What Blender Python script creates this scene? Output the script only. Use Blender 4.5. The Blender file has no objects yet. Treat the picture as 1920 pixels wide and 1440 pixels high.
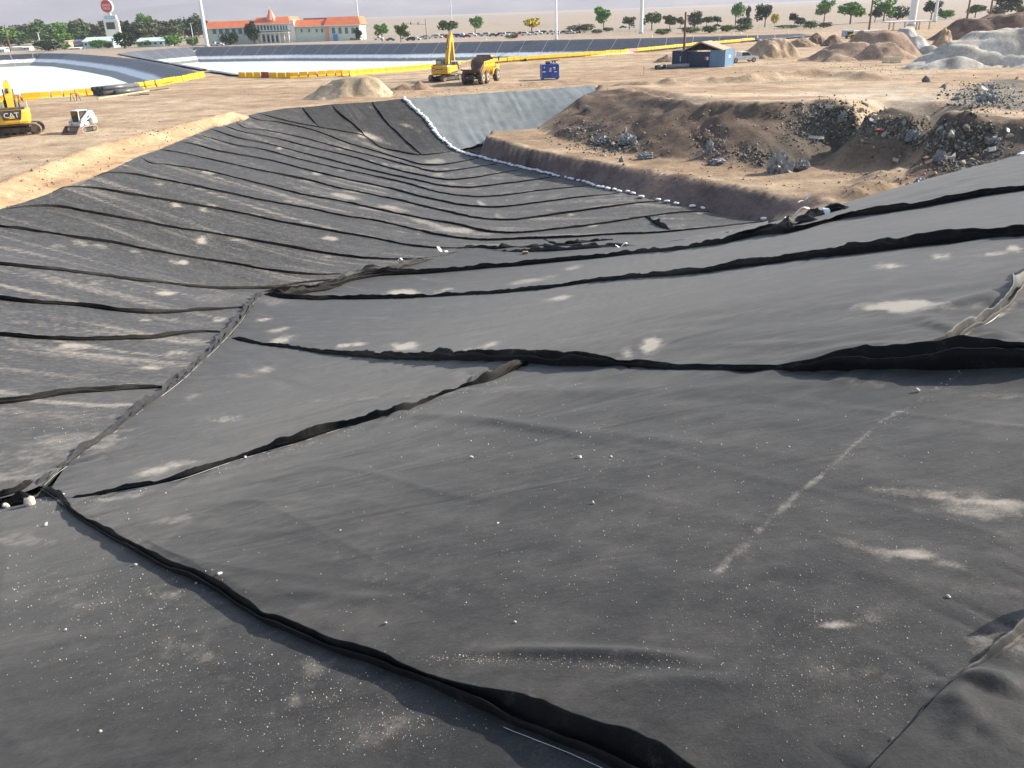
import bpy, math, random
import numpy as np
from mathutils import Vector, Matrix
from mathutils.geometry import delaunay_2d_cdt
random.seed(7); RNG = np.random.default_rng(11)
scene = bpy.context.scene
R = math.radians

# ------------------------------------------------------------------ camera
F, CX, CY = 1566.0, 960.0, 720.0            # focal length and centre of the 1920x1440 photograph
PITCH, ROLL = math.atan(690/1566.0), R(2.0)
CAM = np.array([0.0, 0.0, 9.0])
cp, sp, cr, sr = math.cos(PITCH), math.sin(PITCH), math.cos(ROLL), math.sin(ROLL)
cam = bpy.data.cameras.new('camera'); camo = bpy.data.objects.new('camera', cam)
scene.collection.objects.link(camo)
cam.sensor_width = 36; cam.lens = F/1920*36; cam.clip_start = 0.1; cam.clip_end = 40000
r0, u0, f0 = Vector((1, 0, 0)), Vector((0, sp, cp)), Vector((0, cp, -sp))
right, up = r0*cr - u0*sr, r0*sr + u0*cr
M = Matrix((right, up, -f0)).transposed().to_4x4(); M.translation = Vector(CAM)
camo.matrix_world = M
scene.camera = camo

# ------------------------------------------------------------------ sky, sun, exposure
SUN_AZ, SUN_EL = R(74), R(31)               # clockwise from +Y (straight ahead), elevation
w = bpy.data.worlds.new('World'); scene.world = w; w.use_nodes = True
nt = w.node_tree
sky = nt.nodes.new('ShaderNodeTexSky'); sky.sky_type = 'NISHITA'; sky.sun_disc = False
sky.sun_elevation = SUN_EL; sky.sun_rotation = SUN_AZ
sky.air_density = 1.0; sky.dust_density = 2.0; sky.ozone_density = 1.0
bg = nt.nodes['Background']; bg.inputs['Strength'].default_value = 0.11
nt.links.new(sky.outputs[0], bg.inputs[0])
sl = bpy.data.lights.new('sun', 'SUN'); sl.energy = 5.0; sl.angle = R(0.53); sl.color = (1.0, 0.93, 0.82)
so = bpy.data.objects.new('sun', sl); scene.collection.objects.link(so)
sd = Vector((math.sin(SUN_AZ)*math.cos(SUN_EL), math.cos(SUN_AZ)*math.cos(SUN_EL), math.sin(SUN_EL)))
so.rotation_euler = sd.to_track_quat('Z', 'Y').to_euler(); so.location = (60, 20, 60)
vs = scene.view_settings
vs.view_transform = 'Standard'; vs.look = 'None'; vs.gamma = 1.0; vs.use_curve_mapping = False
vs.exposure = 1.05
scene.cycles.max_bounces = 6; scene.cycles.volume_bounces = 1
scene.cycles.use_denoising = True

# ------------------------------------------------------------------ pixel <-> world
def ray(px, py):
    x = (np.asarray(px, float)-CX)/F; y = (np.asarray(py, float)-CY)/F
    xx = x*cr - y*sr; yy = x*sr + y*cr
    return np.stack([xx, cp - yy*sp, -sp - yy*cp], -1)
def at(px, py, z=0.0):
    r = ray(px, py); t = (np.asarray(z)-CAM[2])/r[..., 2]
    return CAM + r*np.asarray(t)[..., None]
def proj(p):
    p = np.asarray(p, float)-CAM
    d = p[..., 1]*cp - p[..., 2]*sp; u = p[..., 1]*sp + p[..., 2]*cp
    xx = p[..., 0]/d; yy = -u/d
    return np.stack([CX + F*(xx*cr + yy*sr), CY + F*(-xx*sr + yy*cr), d], -1)

# ------------------------------------------------------------------ numpy noise
def _hash(ix, iy, seed):
    h = (ix*374761393 + iy*668265263 + seed*1442695041) & 0xFFFFFFFF
    h = ((h ^ (h >> 13))*1274126177) & 0xFFFFFFFF
    return ((h ^ (h >> 16)) & 0xFFFF)/65535.0
def vnoise(x, y, seed=0):
    x = np.asarray(x, float); y = np.asarray(y, float)
    ix = np.floor(x).astype(np.int64); iy = np.floor(y).astype(np.int64)
    fx = x-ix; fy = y-iy; fx = fx*fx*fx*(fx*(fx*6-15)+10); fy = fy*fy*fy*(fy*(fy*6-15)+10)
    a = _hash(ix, iy, seed); b = _hash(ix+1, iy, seed); c = _hash(ix, iy+1, seed); d = _hash(ix+1, iy+1, seed)
    return (a*(1-fx)+b*fx)*(1-fy) + (c*(1-fx)+d*fx)*fy - 0.5
def fbm(x, y, seed=0, o=4):
    s = 0; a = 1.0
    for i in range(o):
        s = s + a*vnoise(x*2**i, y*2**i, seed+17*i); a *= 0.5
    return s
def sstep(a, b, x):
    t = np.clip((np.asarray(x, float)-a)/(b-a), 0, 1); return t*t*(3-2*t)
def resample(pts, n=None, step=None):
    p = np.asarray(pts, float); d = np.r_[0, np.cumsum(np.linalg.norm(np.diff(p, axis=0), axis=1))]
    if n is None: n = max(2, int(d[-1]/step)+1)
    s = np.linspace(0, d[-1], n)
    return np.stack([np.interp(s, d, p[:, k]) for k in range(p.shape[1])], -1)
def smooth(pts, n):
    """smooth curve through the points, then n even samples"""
    p = np.asarray(pts, float)
    if len(p) < 3: return resample(p, n)
    d = np.maximum(np.linalg.norm(np.diff(p, axis=0), axis=1), 1e-6); s = (np.diff(p, axis=0).T/d).T; m = np.empty_like(p)
    m[0], m[-1] = s[0], s[-1]; m[1:-1] = (s[:-1]*d[1:, None]+s[1:]*d[:-1, None])/(d[1:]+d[:-1])[:, None]; out = []
    t = np.linspace(0, 1, 12, endpoint=False)[:, None]
    for k in range(len(p)-1):
        out.append((2*t**3-3*t*t+1)*p[k]+(t**3-2*t*t+t)*m[k]*d[k]+(3*t*t-2*t**3)*p[k+1]+(t**3-t*t)*m[k+1]*d[k])
    return resample(np.vstack(out+[p[-1:]]), n)
def inpoly(x, y, poly):
    x = np.asarray(x, float); y = np.asarray(y, float); r = np.zeros(x.shape, bool)
    n = len(poly); j = n-1
    for i in range(n):
        xi, yi = poly[i][:2]; xj, yj = poly[j][:2]
        c = ((yi > y) != (yj > y)) & (x < (xj-xi)*(y-yi)/((yj-yi) if yj != yi else 1e-9)+xi)
        r ^= c; j = i
    return r
def polydist(x, y, pts, closed=False):
    p = [np.asarray(q[:2], float) for q in pts]
    if closed: p = p+[p[0]]
    best = np.full(np.shape(x), 1e9)
    for a, b in zip(p[:-1], p[1:]):
        v = b-a; L = max(v@v, 1e-9)
        t = np.clip(((x-a[0])*v[0]+(y-a[1])*v[1])/L, 0, 1)
        best = np.minimum(best, np.hypot(x-a[0]-t*v[0], y-a[1]-t*v[1]))
    return best

# ------------------------------------------------------------------ objects
COL = scene.collection
def link(name, me, mat=None, parent=None):
    o = bpy.data.objects.new(name, me); COL.objects.link(o)
    if mat is not None and me is not None:
        for m in (mat if isinstance(mat, (list, tuple)) else [mat]): me.materials.append(m)
    if parent is not None: o.parent = parent
    return o
def tag(o, label=None, cat=None, group=None, kind=None):
    if label: o['label'] = label
    if cat: o['category'] = cat
    if group: o['group'] = group
    if kind: o['kind'] = kind
    return o
def thing(name, label, cat, loc=(0, 0, 0), rz=0.0, group=None, scale=1.0):
    o = bpy.data.objects.new(name, None); COL.objects.link(o)
    o.location = [float(v) for v in loc]; o.rotation_euler = (0, 0, rz); o.scale = (scale,)*3; o.empty_display_size = 0.3
    return tag(o, label, cat, group)
def copy_tree(o, parent=None):
    c = o.copy(); COL.objects.link(c); c.parent = parent
    for ch in list(o.children): copy_tree(ch, c)
    return c
def meshgrid(name, V, nu, nv, mat, parent=None, smooth_=True, flip=False, uvs=None):
    idx = np.arange(nu*nv).reshape(nu, nv)
    a, b, c, d = idx[:-1, :-1].ravel(), idx[1:, :-1].ravel(), idx[1:, 1:].ravel(), idx[:-1, 1:].ravel()
    q = np.stack([a, d, c, b] if flip else [a, b, c, d], -1)
    return npmesh(name, V, q, mat, parent, smooth_)
def npmesh(name, V, Q, mat, parent=None, smooth_=True):
    V = np.asarray(V, np.float32); Q = np.asarray(Q, np.int32); k = Q.shape[1]
    me = bpy.data.meshes.new(name)
    me.vertices.add(len(V)); me.vertices.foreach_set('co', V.ravel())
    me.loops.add(Q.size); me.loops.foreach_set('vertex_index', Q.ravel())
    me.polygons.add(len(Q)); me.polygons.foreach_set('loop_start', np.arange(len(Q), dtype=np.int32)*k)
    if smooth_: me.polygons.foreach_set('use_smooth', np.ones(len(Q), bool))
    me.update(calc_edges=True); me.validate()
    return link(name, me, mat, parent)
def fattr(o, name, vals):
    a = o.data.attributes.new(name, 'FLOAT', 'POINT'); a.data.foreach_set('value', np.asarray(vals, np.float32))
def cattr(o, name, rgb):
    a = o.data.attributes.new(name, 'FLOAT_COLOR', 'POINT')
    v = np.ones((len(rgb), 4), np.float32); v[:, :3] = rgb; a.data.foreach_set('color', v.ravel())

class MB:
    """collects simple solids and links them as one mesh"""
    def __init__(s): s.v = []; s.f = []; s.m = []; s.cur = 0; s.sm = []
    def add(s, vs_, fs, sm=False):
        b = len(s.v); s.v += [tuple(float(c) for c in v) for v in vs_]
        for f in fs: s.f.append([b+i for i in f]); s.m.append(s.cur); s.sm.append(sm)
        return s
    def box(s, lo, hi, tf=None, bevel=0.0):
        (x0, y0, z0), (x1, y1, z1) = lo, hi
        if bevel:
            b = min(bevel, (x1-x0)*.45, (y1-y0)*.45, (z1-z0)*.45)
            v = []
            for z, i in ((z0, b), (z0+b, 0), (z1-b, 0), (z1, b)):
                v += [(x0+i, y0+b, z), (x0+b, y0+i, z), (x1-b, y0+i, z), (x1-i, y0+b, z), (x1-i, y1-b, z), (x1-b, y1-i, z), (x0+b, y1-i, z), (x0+i, y1-b, z)]
            f = [list(range(7, -1, -1)), list(range(24, 32))]
            for k in range(3):
                for j in range(8): f.append([k*8+j, k*8+(j+1) % 8, k*8+8+(j+1) % 8, k*8+8+j])
        else:
            v = [(x0, y0, z0), (x1, y0, z0), (x1, y1, z0), (x0, y1, z0), (x0, y0, z1), (x1, y0, z1), (x1, y1, z1), (x0, y1, z1)]
            f = [[3, 2, 1, 0], [4, 5, 6, 7], [0, 1, 5, 4], [1, 2, 6, 5], [2, 3, 7, 6], [3, 0, 4, 7]]
        if tf is not None: v = [tuple(tf @ Vector(q)) for q in v]
        return s.add(v, f)
    def prism(s, poly, a, b, axis='y', sm=False):
        """2D outline extruded from a to b along axis; outline in the other two axes"""
        n = len(poly); P = lambda p, t: {'x': (t, p[0], p[1]), 'y': (p[0], t, p[1]), 'z': (p[0], p[1], t)}[axis]
        v = [P(p, a) for p in poly]+[P(p, b) for p in poly]
        f = [list(range(n))[::-1], list(range(n, 2*n))]+[[i, (i+1) % n, n+(i+1) % n, n+i] for i in range(n)]
        return s.add(v, f, sm)
    def cyl(s, p0, p1, r0_, r1_=None, n=10, caps=True, sm=True):
        r1_ = r0_ if r1_ is None else r1_
        p0 = Vector(p0); p1 = Vector(p1); d = (p1-p0)
        if d.length < 1e-6: return s
        d.normalize(); a = d.orthogonal().normalized(); b = d.cross(a)
        v = []
        for p, r in ((p0, r0_), (p1, r1_)):
            for i in range(n):
                t = 2*math.pi*i/n; v.append(p+(a*math.cos(t)+b*math.sin(t))*r)
        s.add(v, [[i, (i+1) % n, n+(i+1) % n, n+i] for i in range(n)], sm)
        if caps: s.add(v[:n], [list(range(n))[::-1]]); s.add(v[n:], [list(range(n))])
        return s
    def tube(s, p0, p1, ro, ri, n=14):
        p0 = Vector(p0); p1 = Vector(p1); d = (p1-p0).normalized(); a = d.orthogonal().normalized(); b = d.cross(a); v = []
        for p, r in ((p0, ro), (p1, ro), (p1, ri), (p0, ri)):
            for i in range(n):
                t = 2*math.pi*i/n; v.append(p+(a*math.cos(t)+b*math.sin(t))*r)
        f = []
        for k in range(4):
            for i in range(n): f.append([k*n+i, k*n+(i+1) % n, ((k+1) % 4)*n+(i+1) % n, ((k+1) % 4)*n+i])
        return s.add(v, f, True)
    def bar(s, p0, p1, w_, h_):
        p0 = Vector(p0); p1 = Vector(p1); d = (p1-p0).normalized()
        side = d.cross(Vector((0, 0, 1)));
        if side.length < 1e-3: side = Vector((1, 0, 0))
        side.normalize(); upv = side.cross(d)
        v = [p+side*sx*w_/2+upv*sz*h_/2 for p in (p0, p1) for sx, sz in ((-1, -1), (1, -1), (1, 1), (-1, 1))]
        return s.add(v, [[3, 2, 1, 0], [4, 5, 6, 7], [0, 1, 5, 4], [1, 2, 6, 5], [2, 3, 7, 6], [3, 0, 4, 7]])
    def ring(s, sections, closed=True, caps=True, sm=True):
        n = len(sections[0]); v = [p for sec in sections for p in sec]; f = []
        for k in range(len(sections)-1):
            for i in range(n if closed else n-1):
                f.append([k*n+i, k*n+(i+1) % n, (k+1)*n+(i+1) % n, (k+1)*n+i])
        s.add(v, f, sm)
        if caps: s.add(sections[0], [list(range(n))[::-1]]); s.add(sections[-1], [list(range(n))])
        return s
    def mat(s, i): s.cur = i; return s
    def build(s, name, mat=None, parent=None):
        me = bpy.data.meshes.new(name); me.from_pydata(s.v, [], s.f)
        me.polygons.foreach_set('material_index', s.m); me.polygons.foreach_set('use_smooth', s.sm); me.update()
        return link(name, me, mat, parent)

# ------------------------------------------------------------------ materials
def new_mat(name):
    m = bpy.data.materials.new(name); m.use_nodes = True
    return m, m.node_tree, m.node_tree.nodes['Principled BSDF']
def N(nt_, t, **kw):
    n = nt_.nodes.new(t)
    for k, v in kw.items():
        if k in n.inputs: n.inputs[k].default_value = v
        else: setattr(n, k, v)
    return n
def noise(nt_, scale, detail=4.0, rough=0.55, vec=None, coord='Object'):
    n = N(nt_, 'ShaderNodeTexNoise', Scale=scale, Detail=detail, Roughness=rough)
    if vec is None:
        tc = N(nt_, 'ShaderNodeTexCoord'); vec = tc.outputs[coord]
    nt_.links.new(vec, n.inputs['Vector']); return n
def ramp(nt_, src, stops):
    r = N(nt_, 'ShaderNodeValToRGB'); e = r.color_ramp.elements
    while len(e) < len(stops): e.new(0.5)
    for el, (p, c) in zip(e, stops):
        el.position = p; el.color = (*c, 1) if len(c) == 3 else c
    nt_.links.new(src, r.inputs[0]); return r
def mixc(nt_, fac, a, b, mode='MIX'):
    m = N(nt_, 'ShaderNodeMix', data_type='RGBA', blend_type=mode)
    for i, s in ((0, fac), (6, a), (7, b)):
        if isinstance(s, (int, float)): m.inputs[i].default_value = s
        elif isinstance(s, tuple): m.inputs[i].default_value = (*s, 1)
        else: nt_.links.new(s, m.inputs[i])
    return m.outputs[2]
def math_(nt_, op, a, b=None, clamp=False):
    m = N(nt_, 'ShaderNodeMath', operation=op); m.use_clamp = clamp
    for i, s in ((0, a), (1, b)):
        if s is None: continue
        if isinstance(s, (int, float)): m.inputs[i].default_value = s
        else: nt_.links.new(s, m.inputs[i])
    return m.outputs[0]
def bump(nt_, bsdf, h, strength=0.3, dist=0.02):
    b = N(nt_, 'ShaderNodeBump', Strength=strength, Distance=dist)
    nt_.links.new(h, b.inputs['Height']); nt_.links.new(b.outputs[0], bsdf.inputs['Normal'])
def simple(name, col, rough=0.6, metal=0.0, var=0.15, scale=3.0, dirt=None, dirt_amt=0.5, bmp=0.0, spec=0.5):
    """paint, rubber, plastic: base colour with soft mottling and a film of dirt"""
    m, t, b = new_mat(name)
    n = noise(t, scale, 5)
    lo = tuple(c*(1-var) for c in col); hi = tuple(min(1, c*(1+var)) for c in col)
    c = ramp(t, n.outputs[0], [(0.3, lo), (0.7, hi)]).outputs[0]
    if dirt:
        n2 = noise(t, scale*0.7, 6, 0.7)
        f = ramp(t, n2.outputs[0], [(0.42, (0, 0, 0)), (0.75, (1, 1, 1))]).outputs[0]
        c = mixc(t, math_(t, 'MULTIPLY', f, dirt_amt), c, dirt)
    t.links.new(c, b.inputs['Base Color'])
    b.inputs['Roughness'].default_value = rough; b.inputs['Metallic'].default_value = metal
    b.inputs['Specular IOR Level'].default_value = spec
    if bmp: bump(t, b, noise(t, scale*6, 4).outputs[0], bmp, 0.02)
    return m
# ------------------------------------------------------------------ shape of the lined pit (thin plate spline)
CTRL = [(0,395,.3),(130,352,.3),(260,295,.3),(400,240,.3),(480,214,.3),(560,203,.3),(640,195,.3),(760,186,.2),(880,178,.1),(1000,170,0),(1110,162,0),
 (0,500,.8),(0,635,1.6),(0,765,2.9),(95,930,4.1),(310,732,2.0),(428,628,0.0),(490,550,-3.6),(660,520,-4.3),(830,480,-4.8),(960,438,-5),(900,371,-5.1),(850,330,-5),(790,292,-4.8),
 (1440,416,-4.2),(1200,372,-4.3),(1000,322,-4.5),(880,292,-4.6),(1000,225,-2.8),(930,240,-3.3),(1090,185,-1.0),(1920,290,3.5),(1740,345,1.2),(1580,390,-2)]
WC = [at(a, b, c) for a, b, c in CTRL]
for x, y in [(0,0),(-3,2),(3,2),(0,5),(6,6),(-3,6),(0,-6),(8,0),(-8,-2),(3,10)]: WC.append(np.array([x, y, 6.6+.17*x-.158*y]))
for q in [(24,18,6.3),(34,30,5),(-30,10,4),(-30,28,1.8),(-20,-5,5.5)]: WC.append(np.array(q, float))
WC = np.array(WC)
def _tps(W):
    n = len(W); X = W[:, :2]/50
    U = lambda r2: r2*np.log(r2+1e-12)*.5
    A = np.zeros((n+3, n+3)); A[:n, :n] = U(((X[:, None]-X[None])**2).sum(-1))+np.eye(n)*2e-4
    A[:n, n] = 1; A[:n, n+1:] = X; A[n, :n] = 1; A[n+1:, :n] = X.T
    b = np.zeros(n+3); b[:n] = W[:, 2]; s = np.linalg.solve(A, b)
    def f(x, y):
        x = np.asarray(x, float)/50; y = np.asarray(y, float)/50; o = s[n]+s[n+1]*x+s[n+2]*y
        for i in range(n): o = o+s[i]*U((x-X[i, 0])**2+(y-X[i, 1])**2)
        return o
    return f
class Grid:
    def __init__(g, x0, x1, y0, y1, st): g.x0, g.y0, g.st = x0, y0, st; g.xs = np.arange(x0, x1+st/2, st); g.ys = np.arange(y0, y1+st/2, st); g.X, g.Y = np.meshgrid(g.xs, g.ys, indexing='ij')
    def __call__(g, x, y):
        fx = np.clip((np.asarray(x, float)-g.x0)/g.st, 0, len(g.xs)-1.001); fy = np.clip((np.asarray(y, float)-g.y0)/g.st, 0, len(g.ys)-1.001)
        i = fx.astype(int); j = fy.astype(int); a = fx-i; b = fy-j; Z = g.Z
        return (Z[i, j]*(1-a)+Z[i+1, j]*a)*(1-b)+(Z[i, j+1]*(1-a)+Z[i+1, j+1]*a)*b
GS = Grid(-50, 50, -35, 130, 0.25); GS.Z = _tps(WC)(GS.X, GS.Y)
def hit(px, py, surf, t0=0.8, t1=170.0, n=170):
    """first meeting of the sight lines with a height field"""
    px = np.asarray(px, float); sh = px.shape; r = ray(px, py).reshape(-1, 3); m = len(r)
    ts = np.geomspace(t0, t1, n); lo = np.full(m, ts[-2]); hi = np.full(m, t1)
    for a in range(0, m, 2500):
        q = r[a:a+2500]; p = CAM+q[:, None]*ts[None, :, None]
        b = p[..., 2] < surf(p[..., 0], p[..., 1]); k = np.where(b.any(1), np.maximum(b.argmax(1), 1), n-1)
        lo[a:a+2500] = ts[k-1]; hi[a:a+2500] = ts[k]
    for _ in range(18):
        mid = (lo+hi)/2; p = CAM+r*mid[:, None]; b = p[:, 2] < surf(p[:, 0], p[:, 1])
        hi = np.where(b, mid, hi); lo = np.where(b, lo, mid)
    return (CAM+r*hi[:, None]).reshape(*sh, 3)
def pit(px, py): return hit(px, py, GS)

# ------------------------------------------------------------------ lines of the site, traced as pixel + height
RIM = [at(a, b, .3) for a, b in [(0,395),(130,352),(260,295),(400,240),(480,214),(560,203),(640,195)]]+[at(760,186,.2), at(880,178,.1), at(1000,170,0), at(1110,162,0)]
RIM0 = [np.array([-27.6, y, float(GS(-27.6, y))]) for y in (-30, -15, 0, 15, 30)]
SANDBAG_PX = [(757,186),(775,204),(802,229),(822,257),(852,282),(900,297),(950,310),(1000,322),(1100,346),(1200,372),(1300,391),(1440,416)]
HD_BOT = [at(1122,168,-.2), at(1100,203,-2.0), at(1030,238,-3.3), at(930,250,-3.7)]
SB = [np.array(p) for p in pit(*np.array(SANDBAG_PX, float).T)]
EDGE = [at(1580,390,-2), at(1740,345,1.2), at(1920,290,3.5)]
EDGE2 = [np.array([20.5, y, float(GS(20.5, y))]) for y in (24, 15, 5, -8, -30)]
PITPOLY = [p for p in RIM0+RIM+HD_BOT+SB[5:]+EDGE+EDGE2]

# ponds
def pxl(l, z): return [at(a, b, z) for a, b in l]
POND_B = pxl([(-420,255),(-200,216),(15,184.5),(100,178),(170,172),(250,162.5),(300,155.5),(335,147.5),(362,140),(357,134.5),(312,122),(250,111),(195,105.5),(130,100.5),(75,100),(0,103.5),(-250,117),(-520,136)], .35)
POND_A = pxl([(395,131),(450,139.5),(545,140.5),(637,136.5),(805,126),(940,114),(1080,104.2),(1200,95),(1305,84.7),(1412,75),(1520,67),(1500,63.5),(1419,66.5),(1312,69),(1200,72),(1045,75),(780,81),(560,84),(360,88.5),(257,96),(225,100.5),(262,107),(330,119)], .35)
WATER_B, WATER_A = -4.3, -5.7

# terrain network: lines of known height, linear between them
tin = []
def TL(pts, step=2.0):
    p = resample(np.array(pts), step=step); tin.extend(p.tolist())
TL(RIM0+RIM); TL(HD_BOT); TL(SB[4:], 1.0); TL([p-np.array([0, 0, .08]) for p in SB[-1:]+EDGE+EDGE2], 1.0)
crest = pxl([(-500,560),(-250,440),(0,335),(100,298),(190,265),(300,240),(380,219),(430,207)], 1.15); TL(crest, 1.0)
TL([p+np.array([1.6, -.5, -.75]) for p in crest], 1.0)
TL([p+np.array([-1.8, .8, -1.05]) for p in crest], 1.0)
TL([p+np.array([-4.5, 1.5, -1.15]) for p in crest])
btop = pxl([(838,241),(870,243),(920,258),(1000,281),(1100,299),(1200,315),(1300,332),(1440,358),(1590,387)], -2.7); TL(btop, 1.0)
TL([p+np.array([.6, 1.6, -.1]) for p in btop], 1.5)
htoe = pxl([(1025,252),(1100,270),(1200,290),(1340,308),(1480,325),(1560,298),(1640,282),(1720,278),(1748,300),(1700,345),(1690,362)], -2.75); TL(htoe, 1.0)
TL(pxl([(935,246),(1005,241)], -2.8), 1.0)
htop = [at(a, b, z) for a, b, z in [(1090,180,.3),(1112,170,.6),(1180,164,.9),(1250,178,1.1),(1300,186,1.2),(1400,192,1.3),(1490,190,1.3),(1560,186,1.3),(1640,202,1.3),(1720,210,1.3),(1800,222,1.3),(1860,214,1.3),(1920,222,1.3),(2100,240,1.3)]]; TL(htop, 1.0)
TL([p+np.array([1, 5, -.1]) for p in htop[1:]], 2.0)
TL([p+np.array([3, 22, -.9]) for p in htop[2:]], 3.0)
TL([p+np.array([.8, -1.4, -.9]) for p in htop[2:10]], 1.5)     # steeper upper face
TL([np.array([22.2, y, -3.1]) for y in (33, 40, 49, 54)], 1.5)
tin += [[30, 24, 2.0], [44, 30, 1.5], [44, 10, 4], [40, -20, 5], [60, 40, 1.3], [70, 0, 2], [26, 30, .5]]
TL([p+np.array([0, 2.5, .05]) for p in RIM[5:]]); TL([p+np.array([0, 7, -.1]) for p in RIM[5:]], 4)
for x in range(-210, 220, 30):
    for y in range(-60, 340, 30):
        if (x < -60 or y > 150 or x > 90): tin.append([x, y, 0.0])
tin += [[-45, y, 2.0 if y < 25 else 0.1] for y in range(-50, 100, 15)]+[[-36, y, 3.0] for y in range(-50, 22, 12)]
tin += [[x, -55, 4.5] for x in range(-40, 60, 12)]
tin += [[-34, 75, 0], [-34, 95, 0], [-30, 108, .05], [-20, 118, 0], [0, 125, 0], [20, 130, 0], [50, 140, .2]]
tin = np.array(tin)
res = delaunay_2d_cdt([Vector((p[0], p[1])) for p in tin], [], [], 0, 1e-4, True)
tv = np.array([(v.x, v.y) for v in res[0]]); tz = np.array([tin[o[0], 2] if len(o) else 0. for o in res[3]])
GG = Grid(-200, 200, -50, 330, 0.5); GG.Z = np.zeros_like(GG.X)
for tri in res[2]:
    a, b, c = tv[list(tri)]; za, zb, zc = tz[list(tri)]
    det = (b[0]-a[0])*(c[1]-a[1])-(c[0]-a[0])*(b[1]-a[1])
    if abs(det) < 1e-9: continue
    i0 = max(0, int((min(a[0], b[0], c[0])+200)/.5)); i1 = min(len(GG.xs)-1, int((max(a[0], b[0], c[0])+200)/.5)+1)
    j0 = max(0, int((min(a[1], b[1], c[1])+50)/.5)); j1 = min(len(GG.ys)-1, int((max(a[1], b[1], c[1])+50)/.5)+1)
    if i1 < i0 or j1 < j0: continue
    X = GG.X[i0:i1+1, j0:j1+1]; Y = GG.Y[i0:i1+1, j0:j1+1]
    l1 = ((X-a[0])*(c[1]-a[1])-(c[0]-a[0])*(Y-a[1]))/det; l2 = ((b[0]-a[0])*(Y-a[1])-(X-a[0])*(b[1]-a[1]))/det
    m = (l1 >= -1e-6) & (l2 >= -1e-6) & (l1+l2 <= 1+1e-6)
    Zs = GG.Z[i0:i1+1, j0:j1+1]; Zs[m] = (za+l1*(zb-za)+l2*(zc-za))[m]
INPIT = inpoly(GG.X, GG.Y, PITPOLY)
dpit = polydist(GG.X, GG.Y, PITPOLY, True)
# light smoothing of the network outside the pit, then loose-earth relief
Zs = GG.Z.copy(); Zs[1:-1, 1:-1] = (GG.Z[1:-1, 1:-1]*2+GG.Z[:-2, 1:-1]+GG.Z[2:, 1:-1]+GG.Z[1:-1, :-2]+GG.Z[1:-1, 2:])/6
GG.Z = np.where(dpit < 2.0, GG.Z, Zs)
HILL = inpoly(GG.X, GG.Y, [p for p in htoe]+[htop[-1]]+htop[::-1])
BERM = inpoly(GG.X, GG.Y, SB[3:]+btop[::-1])
BENCH = inpoly(GG.X, GG.Y, btop+[np.array([24, 50, 0])]+htoe[::-1]+[HD_BOT[3]])
BANK = inpoly(GG.X, GG.Y, RIM0[2:]+RIM[:6]+[p for p in crest[::-1]])
PLAT = (~INPIT) & (~HILL) & (~BENCH) & (~BERM)
rel = fbm(GG.X*.7, GG.Y*.7, 3, 4)
gully = fbm(GG.X*1.4+GG.Y*.3, GG.Y*.16, 9, 3)
amp = np.where(HILL, .36, np.where(BERM, .10, np.where(BENCH, .16, np.where(BANK, .22, .07))))
GG.Z = GG.Z + rel*amp*sstep(0, 1.2, dpit) + np.where(HILL, gully*.34, 0)*sstep(0, 1, dpit)
# windrow edging the dump road and wheel ruts on the plateau
ruts = fbm(GG.X*.12+3, GG.Y*.9, 21, 3)
GG.Z += np.where(PLAT, ruts*.10, 0)*sstep(1, 4, dpit)
WIND = [at(a, b, .9) for a, b in [(1120,152),(1250,149),(1400,143),(1520,132),(1580,134),(1640,140)]]
dw = polydist(GG.X, GG.Y, WIND); GG.Z += .75*np.exp(-(dw/1.3)**2)*(1+.7*rel)
WIND2 = [at(a, b, .1) for a, b in [(640,186),(760,178),(900,167),(1010,158),(1100,152)]]
dw2 = polydist(GG.X, GG.Y, WIND2); GG.Z += .38*np.exp(-(dw2/1.0)**2)*(1+.9*rel)
MND = [at(a, b, -2.6) for a, b in [(1620,372),(1660,352),(1700,335),(1735,322)]]
dm = polydist(GG.X, GG.Y, MND); GG.Z += .9*np.exp(-(dm/2.2)**2)*(1+.9*rel)
GG.Z = np.where(INPIT, GS(GG.X, GG.Y)-.22*sstep(0, .5, dpit)-.05, GG.Z)
for poly, wl in ((POND_A, WATER_A), (POND_B, WATER_B)):
    ins = inpoly(GG.X, GG.Y, poly); d = polydist(GG.X, GG.Y, poly, True)
    GG.Z = np.where(ins, np.maximum(wl-1.2, np.minimum(GG.Z, .30-d*.6-.5*sstep(.5, 3, d))), GG.Z)
def fan(x, y): return np.maximum(0, y-600)*.005 + np.maximum(0, np.abs(x)-900)*.004*sstep(600, 2000, y)
def Zg(x, y):
    x = np.asarray(x, float); y = np.asarray(y, float)
    e = np.maximum(np.maximum(np.abs(x)-198, y-328), -48-y)
    z = GG(x, y)*sstep(2, -8, e)
    for poly, wl in ((POND_A, WATER_A), (POND_B, WATER_B)):
        xs = np.array([p[0] for p in poly]); ys = np.array([p[1] for p in poly])
        far = (e > -8) & (x > xs.min()) & (x < xs.max()) & (y > ys.min()) & (y < ys.max())
        if np.any(far):
            ins = inpoly(x, y, poly) & far; d = polydist(x, y, poly, True)
            z = np.where(ins, np.maximum(wl-1.2, .30-d*.6-.5*sstep(.5, 3, d)), z)
    return z + fan(x, y)
def gnd(px, py): return hit(px, py, Zg, 1.5, 900.0, 260)
def gz(x, y): return float(Zg(np.array([x]), np.array([y]))[0])

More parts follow.
